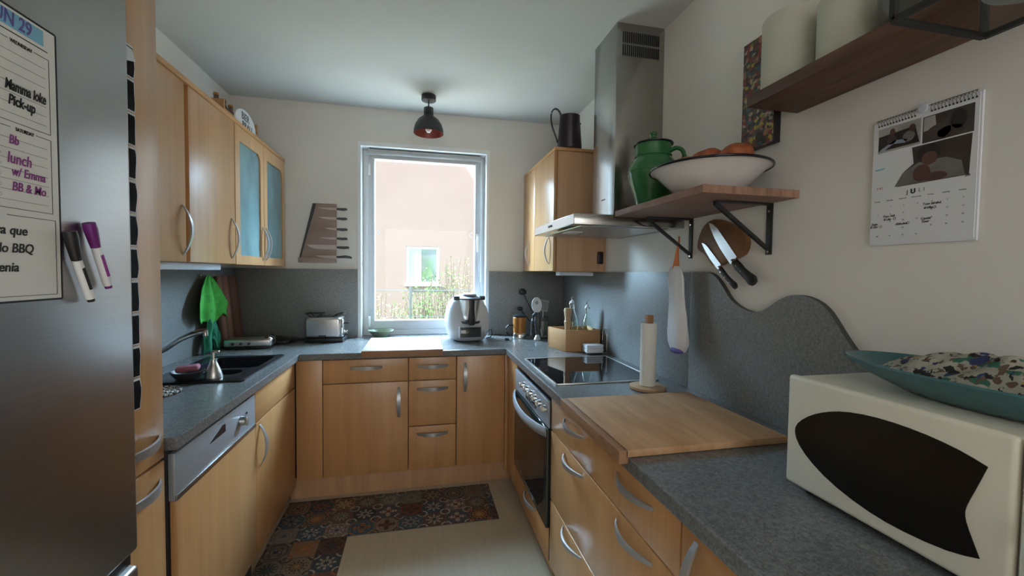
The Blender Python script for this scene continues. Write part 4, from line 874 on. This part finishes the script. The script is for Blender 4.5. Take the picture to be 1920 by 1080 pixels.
for y_,z_ in ((-2.582,1.583),(-2.498,1.566),(-2.466,1.549),(-2.528,1.552)): B().tube([(X,y_+.003*math.cos(2*PI*i/14),z_+.003*math.sin(2*PI*i/14)) for i in range(14)],.0004,4,closed=True).obj('drawn_circle','ink',pg,0)
text('red_note','2 &3',.008,(X,-2.452,1.646),(0,-1,0),(-1,0,0),'redink',pg); quad('faint_stamp',[(-2.448,1.695),(-2.47,1.697),(-2.47,1.700),(-2.448,1.699)],'bluepaper',pg)
b=B()
for i in range(30):
    y_=-2.452-i*.0068
    if abs(y_+2.55)<.012: continue
    b.box(X-.0006,X+.0002,y_-.0017,y_+.0017,1.8085,1.812)
b.obj('punch_holes','ink',pg,0)
b=B()
for i in range(30):
    y_=-2.452-i*.0068
    if abs(y_+2.55)<.012: continue
    b.tube([(X-.001,y_,1.811),(X-.004,y_,1.818),(X-.001,y_,1.825),(X+.003,y_,1.82)],.0006,4)
b.tube([(X-.001,-2.446,1.825),(X-.001,-2.652,1.825)],.0008,5).obj('spiral_binding','darkgrey',cl,0)
B().cyl((W-.001,-2.55,1.823),(W-.012,-2.55,1.823),.011,None,24).tube([(W-.012,-2.55,1.83),(W-.016,-2.545,1.84),(W-.016,-2.555,1.842)],.001,5).obj('hanger_disc','glasswhite',cl)

# ---------------------------------------------------------------- jug, lamp, crate on cabinets
jg=thing('metal_jug','dark plum metal jug with a big handle on the right wall cabinet','jug',(2.245,-.745,2.213)); x,y,z=jg.location
B().lathe([(0,0),(.078,0),(.080,.004),(.064,.205),(.066,.212),(.060,.212),(.075,.008),(0,.006)],(x,y,z),36).obj('body','jug',jg,50)
B().tube(sm([(x-.055,y,z+.205),(x-.075,y,z+.245),(x-.10,y,z+.255),(x-.122,y,z+.235),(x-.128,y,z+.19),(x-.115,y,z+.13),(x-.092,y,z+.075),(x-.08,y,z+.04)]),.008,8,sx=1.3,sy=.6).obj('handle','jug',jg,60)
B().cyl((x+.06,y,z+.165),(x+.075,y,z+.175),.006,None,10).obj('rivet_knob','jug',jg)
lm=thing('ceiling_lamp','black dome ceiling lamp with copper-red inside above the window','lamp',(1.362,-.33,H)); x,y=1.362,-.33
B().cyl((x,y,H-.001),(x,y,H-.036),.050,.050,36).obj('canopy','lampblack',lm); B().cyl((x,y,H-.034),(x,y,H-.09),.004,None,10).obj('stem','black',lm)
B().cyl((x,y,H-.085),(x,y,H-.145),.033,.033,32).obj('socket_cover','lampblack',lm)
dm=[(.033,.0),(.045,-.006),(.070,-.027),(.090,-.058),(.1,-.092),(.103,-.12)]
B().lathe([(r_,H-.14+h_) for r_,h_ in dm]+[(.101,H-.26)]+[(r_-.0025,H-.142+h_) for r_,h_ in dm[::-1][1:]],(x,y,0),44).obj('shade','lampblack',lm,50)
B().lathe([(r_-.0032,H-.143+h_) for r_,h_ in dm],(x,y,0),44).obj('shade_inside','copper_in',lm,60)
B().lathe([(0,H-.255),(.012,H-.252),(.022,H-.235),(.023,H-.22),(.014,H-.19),(.011,H-.15)],(x,y,0),24).obj('bulb','white',lm,60)
bc=thing('bottle_carrier','gift carrier of small bottles with oval BIER BRAU sign on the left wall cabinets','carrier',(.24,-.50,ZT+.0245),0); x,y,z=bc.location
bx(.14,.27,-.74,-.28,z+.0,z+.012,.002).obj('base','crate',bc); bx(.255,.268,-.74,-.28,z+.012,z+.085,.002).obj('front_slat','crate',bc); bx(.142,.153,-.74,-.28,z+.012,z+.085,.002).obj('back_slat','crate',bc)
bx(.142,.268,-.752,-.74,z,z+.13,.002).obj('end_board','crate',bc); bx(.142,.268,-.28,-.268,z,z+.15,.002).obj('end_board','crate',bc)
sg=B().poly(ell(-.49,z+.078,.150,.082,40),(),'x',.272,.280,.001).obj('oval_sign','white',bc,30)
text('sign_lettering','BIER',.060,(.2805,-.50,z+.098),(0,1,0),(1,0,0),'darkgrey',sg,align='CENTER',bold=.001); text('sign_lettering','BRAU',.058,(.2805,-.475,z+.048),(0,1,0),(1,0,0),'ink',sg,align='CENTER',bold=.001)
bx(.282,.33,-.27,-.235,z,z+.016,.003).obj('dark_clip','black',bc)
M['brownglass']=plain('brown_glass',(.13,.075,.05),.15); M['cellowrap']=plain('wrapped_print',(.34,.24,.21),.3,0,.4,40)
for i in range(5):
    yy=-.69+i*.09; t=thing('small_bottle','small brown bottle standing in the carrier on the left wall cabinets','bottle',(.205,yy,z+.013),0,'bottles in the carrier')
    B().lathe([(0,0),(.027,0),(.03,.004),(.03,.09),(.022,.115),(.012,.135),(.012,.160),(0,.160)],(.205,yy,z+.013),20).obj('bottle_glass','brownglass',t,50); B().lathe([(.0305,.02),(.0305,.08)],(.205,yy,z+.013),20).obj('bottle_label','cellowrap',t,50); B().lathe([(0,.168),(.013,.167),(.0145,.156),(0,.156)],(.205,yy,z+.013),16).obj('cap','amber',t)
# knife rack on the window wall
kr=thing('wall_knife_rack','tapered brown wooden knife rack on the wall left of the window','knife rack',(.57,-.02,1.475))
B().poly([(.455,1.495),(.700,1.495),(.702,1.906),(.565,1.908)],(),'y',-.022,-.001,.001).obj('panel','walnutblock',kr)
bx(.442,.702,-.034,-.001,1.475,1.511,.002).obj('ledge','walnutlight',kr); bx(.562,.702,-.028,-.001,1.885,1.908,.001).obj('top_rail','walnutlight',kr)
B().poly([(.540,1.908),(.562,1.908),(.458,1.49),(.444,1.50)],(),'y',-.018,-.001,.0).obj('side_edge','darkgrey',kr)
for i,(zz,xs,he,wd) in enumerate(((1.872,.575,.778,.018),(1.802,.577,.778,.018),(1.724,.618,.780,.017),(1.655,.585,.780,.016),(1.590,.498,.792,.034),(1.518,.56,.812,.020))):
    lb_=['top knife of the wall rack left of the window','second knife from the top of the wall rack','short knife third from the top of the wall rack','slim knife fourth from the top of the wall rack','broad chef knife, second from the bottom of the wall rack','bottom knife of the wall rack with a curved handle'][i]
    t=thing('rack_knife',lb_,'knife',(.70,-.028,zz),0,'knives in the wall rack')
    yb=-.0245 if i!=5 else -.0365
    B().poly([(xs,zz+wd*.45),(xs+.03,zz-wd*.15),(xs+.08,zz-wd*.45),(.706,zz-wd*.5),(.706,zz+wd*.5)],(),'y',yb-.001,yb+.001).obj('blade','blade_dim',t,0)
    w=wd if wd<.03 else .02
    B().tube([(.704,yb,zz),(.72,yb,zz),((.72+he)/2,yb,zz-(.002 if i<5 else -.004)),(he-.012,yb,zz),(he,yb,zz-.002-(.004 if i==5 else 0))],1,8,[.006,.0085,.010,.009,.006],.55,1,up=(0,0,1)).obj('handle','kh',t)

# ---------------------------------------------------------------- refrigerator and what sticks to it
fg=thing('refrigerator','tall stainless steel refrigerator at the left edge','refrigerator',(.32,-2.50,0)); XF=.64
bx(.002,.575,-2.83,-2.172,.03,2.09,.004).obj('body','darkgrey',fg); bx(.58,XF,-2.835,-2.164,.735,2.10,.012,3).obj('upper_door','fridge',fg)
bx(.58,XF,-2.835,-2.164,.06,.700,.012,3).obj('freezer_door','fridge',fg); bx(.56,.622,-2.832,-2.167,.70,.735).obj('door_gap','black',fg,0); bx(.43,.53,-2.82,-2.18,0,.06).obj('foot_plinth','black',fg)
pb=thing('weekly_planner','magnetic weekly planner board with handwriting on the refrigerator','planner',(XF,-2.55,1.36)); X=XF+.0015
bx(XF+.0004,X,-2.83,-2.371,1.358,1.849).obj('board','planner',pb,0); bd=pb.children[0]
b=B(); 
def line(b,y0,z0,y1,z1,w=.0009,x=X): 
    d=Vector((0,y1-y0,z1-z0)).normalized(); n=Vector((0,-d.z,d.y))*w/2
    b.poly([(y0+n.y,z0+n.z),(y1+n.y,z1+n.z),(y1-n.y,z1-n.z),(y0-n.y,z0-n.z)],(),'x',x-.0001,x+.0004)
for a in (((-2.83,1.359),(-2.372,1.359)),((-2.372,1.359),(-2.372,1.848)),((-2.83,1.848),(-2.372,1.848))): line(b,a[0][0],a[0][1],a[1][0],a[1][1],.0035)
b.obj('black_border','ink',bd,0)
b=B(); line(b,-2.82,1.808,-2.390,1.808,.0016)
for y0 in (-2.532,-2.68,-2.825):
    y1=y0+.143 if y0!=-2.532 else -2.388
    for za,zb in ((1.660,1.795),(1.516,1.650)):
        ym=(y0+y1)/2+(.018 if y0==-2.532 else 0)
        line(b,y0,za,y1,za); line(b,y0,za,y0,zb); line(b,y1,za,y1,zb); line(b,y0,zb,ym-.024,zb); line(b,ym+.024,zb,y1,zb)
line(b,-2.82,1.368,-2.383,1.368); line(b,-2.383,1.368,-2.383,1.504); line(b,-2.82,1.504,-2.383,1.504)
b.obj('box_lines','ink',bd,0)
b=B()
for za in (1.660,1.516):
    for i in range(7): line(b,-2.525,za+.017*(i+.8),-2.396,za+.017*(i+.8),.0007)
for za in (1.660,1.516):
    for i in range(6): b.tube([(X,-2.487+.003*math.cos(2*PI*j/12),za+.017*(i+1.2)+.003*math.sin(2*PI*j/12)) for j in range(12)],.0003,4,closed=True)
b.obj('ruled_lines','greyink',bd,0)
bx(X,X+.0004,-2.56,-2.398,1.815,1.842).obj('blue_highlight','bluepaper',bd,0)
def tx(s_,size,y_,z_,mat,shear=.15,bold=.0003,al='LEFT',sx=.8): text('handwriting' if mat!='ink_p' else 'printed_day',s_,size,(X+.0006,y_,z_),(0,1,0),(1,0,0),mat if mat!='ink_p' else 'ink',bd,align=al,shear=shear,bold=bold,sx=sx)
tx('JUN 29',.032,-2.497,1.819,'navyink',.1,.0006,sx=.78)
tx('WEDNESDAY',.0085,-2.442,1.7915,'ink_p',0,.0001,'CENTER',.8); tx('SATURDAY',.0085,-2.440,1.6465,'ink_p',0,.0001,'CENTER',.8)
tx('Mamma loke',.024,-2.474,1.712,'ink',.2,.0006,sx=.62); tx('Pick-up',.024,-2.469,1.688,'ink',.2,.0006,sx=.7)
tx('Bb',.021,-2.470,1.623,'purpleink'); tx('lunch',.026,-2.474,1.591,'purpleink'); tx('w/ Emma',.021,-2.467,1.571,'purpleink',sx=.82); tx('BB & Mo',.021,-2.467,1.546,'purpleink',sx=.85)
tx('Yuara que',.022,-2.532,1.472,'ink',sx=1.0); tx('pedido BBQ',.022,-2.535,1.442,'ink',sx=.95); tx('Yissenia',.022,-2.53,1.410,'ink',sx=1.0)
tag(bx(X+.0006,X+.0012,-2.53,-2.478,1.496,1.509).obj('paper_slip','paper',None,0),'small white paper slip stuck on the planner above its bottom box','paper')
def marker(lb_,top,mid,bot,capm,bodym):
    t=thing('board_marker',lb_,'marker',(XF+.012,*mid),0,'board markers on the refrigerator'); x=XF+.0125; T_=Vector((x,*top)); Mi=Vector((x,*mid)); Bt=Vector((x,*bot))
    B().tube([T_,T_+(Mi-T_)*.25,T_+(Mi-T_)*.7,Mi],1,14,[.0105,.0115,.0095,.0082]).obj('cap','black' if capm=='k' else 'felt',t,50)
    b=B().tube([Mi,Mi+(Bt-Mi)*.93],.0078,14); b.obj('barrel','white',t,50)
    B().tube([Mi+(Bt-Mi)*.93,Bt],.0062,14).obj('end_plug','black' if capm=='k' else 'felt',t,50)
    d=(Bt-Mi); a=Mi+d*.18; c=Mi+d*.70; off=Vector((.0052,.0,0)); s_=B().tube([a+off,c+off],.0042,10,sx=1,sy=1).obj('label_print',bodym,t,40)
marker('black-capped board marker on the refrigerator beside the planner',(-2.367,1.487),(-2.352,1.432),(-2.317,1.350),'k','ink')
marker('purple-capped board marker on the refrigerator, right of the black one',(-2.319,1.508),(-2.302,1.460),(-2.268,1.375),'p','purpleink')
for i in range(11):
    z1=1.998-i*.0875; z0=z1-.084
    t=thing('photo_print',['topmost photo print with a pale triangle on the pantry door','second photo print from the top on the pantry door','third photo print from the top on the pantry door','fourth photo print from the top on the pantry door','fifth photo print from the top on the pantry door','middle photo print, sixth from the top on the pantry door','seventh photo print from the top on the pantry door','fourth photo print from the bottom on the pantry door','third photo print from the bottom on the pantry door','second photo print from the bottom on the pantry door','lowest photo print on the pantry door'][i],'photo',(.566,-2.06,z0),0,'photo prints on the pantry door')
    def sheet(y0,y1,za,zb,dx,curl):
        b=B(); 
        def fn(u,v): return (.5665+dx+curl*(u**2)*.012*(1-abs(2*v-1)**2*.6)+.001*math.sin(v*6+i), y0+(y1-y0)*u, za+(zb-za)*v)
        return b.grid(fn,8,8)
    sheet(-2.12,-2.022,z0,z1,0,.35).obj('print_border','paper',t,60); sheet(-2.116,-2.0255,z0+.003,z1-.006,.0012,.32).obj('image','photo_dark',t,60)
    if i==0: B().poly([(-2.07,z0+.03),(-2.025,z0+.045),(-2.04,z1-.014),(-2.07,z1-.014)],(),'x',.5745,.5755).obj('pale_shape','paper',t,0)

# ---------------------------------------------------------------- rugs
tag(bx(.915-.375,1.757,-1.018,-.612,.0002,.004,.001).obj('patterned_runner','rug',None),'patchwork tile-pattern runner on the floor below the window','rug')
tag(bx(.545,.933,-2.6,-1.0185,.0002,.004,.001).obj('patterned_runner','rug',None),'patchwork tile-pattern runner along the dishwasher side','rug')

# ---------------------------------------------------------------- outside
struct(bx(-14,16,.35,30,-.5,-.3).obj('ground','grass',None,0))
tag(bx(-4,7,.36,3.9,-.299,-.28).obj('bounce_slab','bounce',None,0),'unseen pale terrace outside under the window','reflector')  # out of view, added to bounce sunlight up to the ceiling
hs=thing('neighbour_house','apricot rendered neighbouring house seen through the window','house',(1,11,-.3))
B().poly([(-2.6,-.3),(7,-.3),(7,1.0),(4.1,2.45),(.6,7.67),(-2.6,6.2)],[[(.915,1.04),(1.88,1.04),(1.88,2.17),(.915,2.17)]],'y',9.5,9.75).obj('wall','stucco',hs,0)
fr=ring(B(),.915,1.88,1.04,2.17,.075,9.56,9.64).obj('window_frame','white_trim',hs); bx(.98,1.82,9.60,9.61,1.1,2.1).obj('pane','housepane',fr,0)
bx(.98,1.35,9.593,9.60,1.1,2.1,).obj('curtain','blind',fr,0)
bx(.86,1.94,9.42,9.6,.985,1.04,.005).obj('window_sill','white_trim',hs)
B().poly([(4.1,2.45),(4.6,2.8),(1.1,8.05),(.6,7.70)],(),'y',9.38,10.2).obj('roof_edge','white_pvc',hs,0)
ft=thing('garden_fence','thin wire garden fence with a grey post beyond the window','fence',(1.17,3,-.3)); bx(1.155,1.19,2.98,3.015,-.3,1.19,.002).obj('post','postm',ft); bx(-1.6,-1.565,2.98,3.015,-.3,1.19,.002).obj('post','postm',ft); bx(3.9,3.935,2.98,3.015,-.3,1.19,.002).obj('post','postm',ft)
b=B()
for zz in (1.14,.75,.35): b.tube([(-1.6,3,zz),(3.93,3,zz)],.004,5)
b.obj('wires','postm',ft)
def shrub(name,label,x,y,h,wd,n,mat,seed,leafs=.045):
    t=thing(name,label,'shrub',(x,y,-.3),0,'shrubs beyond the window'); rd=random.Random(seed); b=B(); lf=bmesh.new()
    for i in range(n):
        a=rd.uniform(0,2*PI); r_=wd*rd.uniform(.1,1); hh=h*rd.uniform(.6,1); p0=Vector((x+.15*math.cos(a),y+.15*math.sin(a),-.3)); p2=Vector((x+r_*math.cos(a),y+r_*math.sin(a)*.6,-.3+hh)); p1=(p0+p2)/2+Vector((rd.uniform(-.08,.08),0,.1))
        pts=[p0,p1,p2]; b.tube(pts,1,5,[.010,.006,.003])
        for k in range(26):
            f=rd.uniform(.25,1); p=(p0*(1-f)**2+p1*2*f*(1-f)+p2*f*f)+Vector((rd.gauss(0,.045),rd.gauss(0,.045),rd.gauss(0,.03)))
            d=Vector((rd.uniform(-1,1),rd.uniform(-1,1),rd.uniform(-.4,1))).normalized()*leafs*rd.uniform(.6,1.3); s_=d.cross(Vector((rd.uniform(-1,1),rd.uniform(-1,1),rd.uniform(-1,1)))).normalized()*leafs*.28
            vs=[lf.verts.new(p),lf.verts.new(p+d*.5+s_),lf.verts.new(p+d),lf.verts.new(p+d*.5-s_)]; lf.faces.new(vs)
    b.obj('stems','twig',t,40); l=B(); l._add(lf); l.obj('foliage',mat,t,0)
shrub('garden_shrub','leafy green shrub below the neighbour window behind the fence post',1.45,4.6,1.75,.55,34,'leaf',3)
shrub('garden_shrub','wispy pale shrub at the left part of the window view',.75,4.2,1.5,.45,14,'leaf2',5)
shrub('garden_shrub','yellow-green shrub behind the food processor',2.25,4.4,2.0,.5,26,'leaf2',8)
shrub('garden_shrub','tall bright green shrub at the right side of the window view',1.95,5.6,2.1,.5,22,'leaf',11)
shrub('garden_shrub','low green shrub nearest the window at lower left',1.05,3.5,1.28,.4,18,'leaf',15,.035)
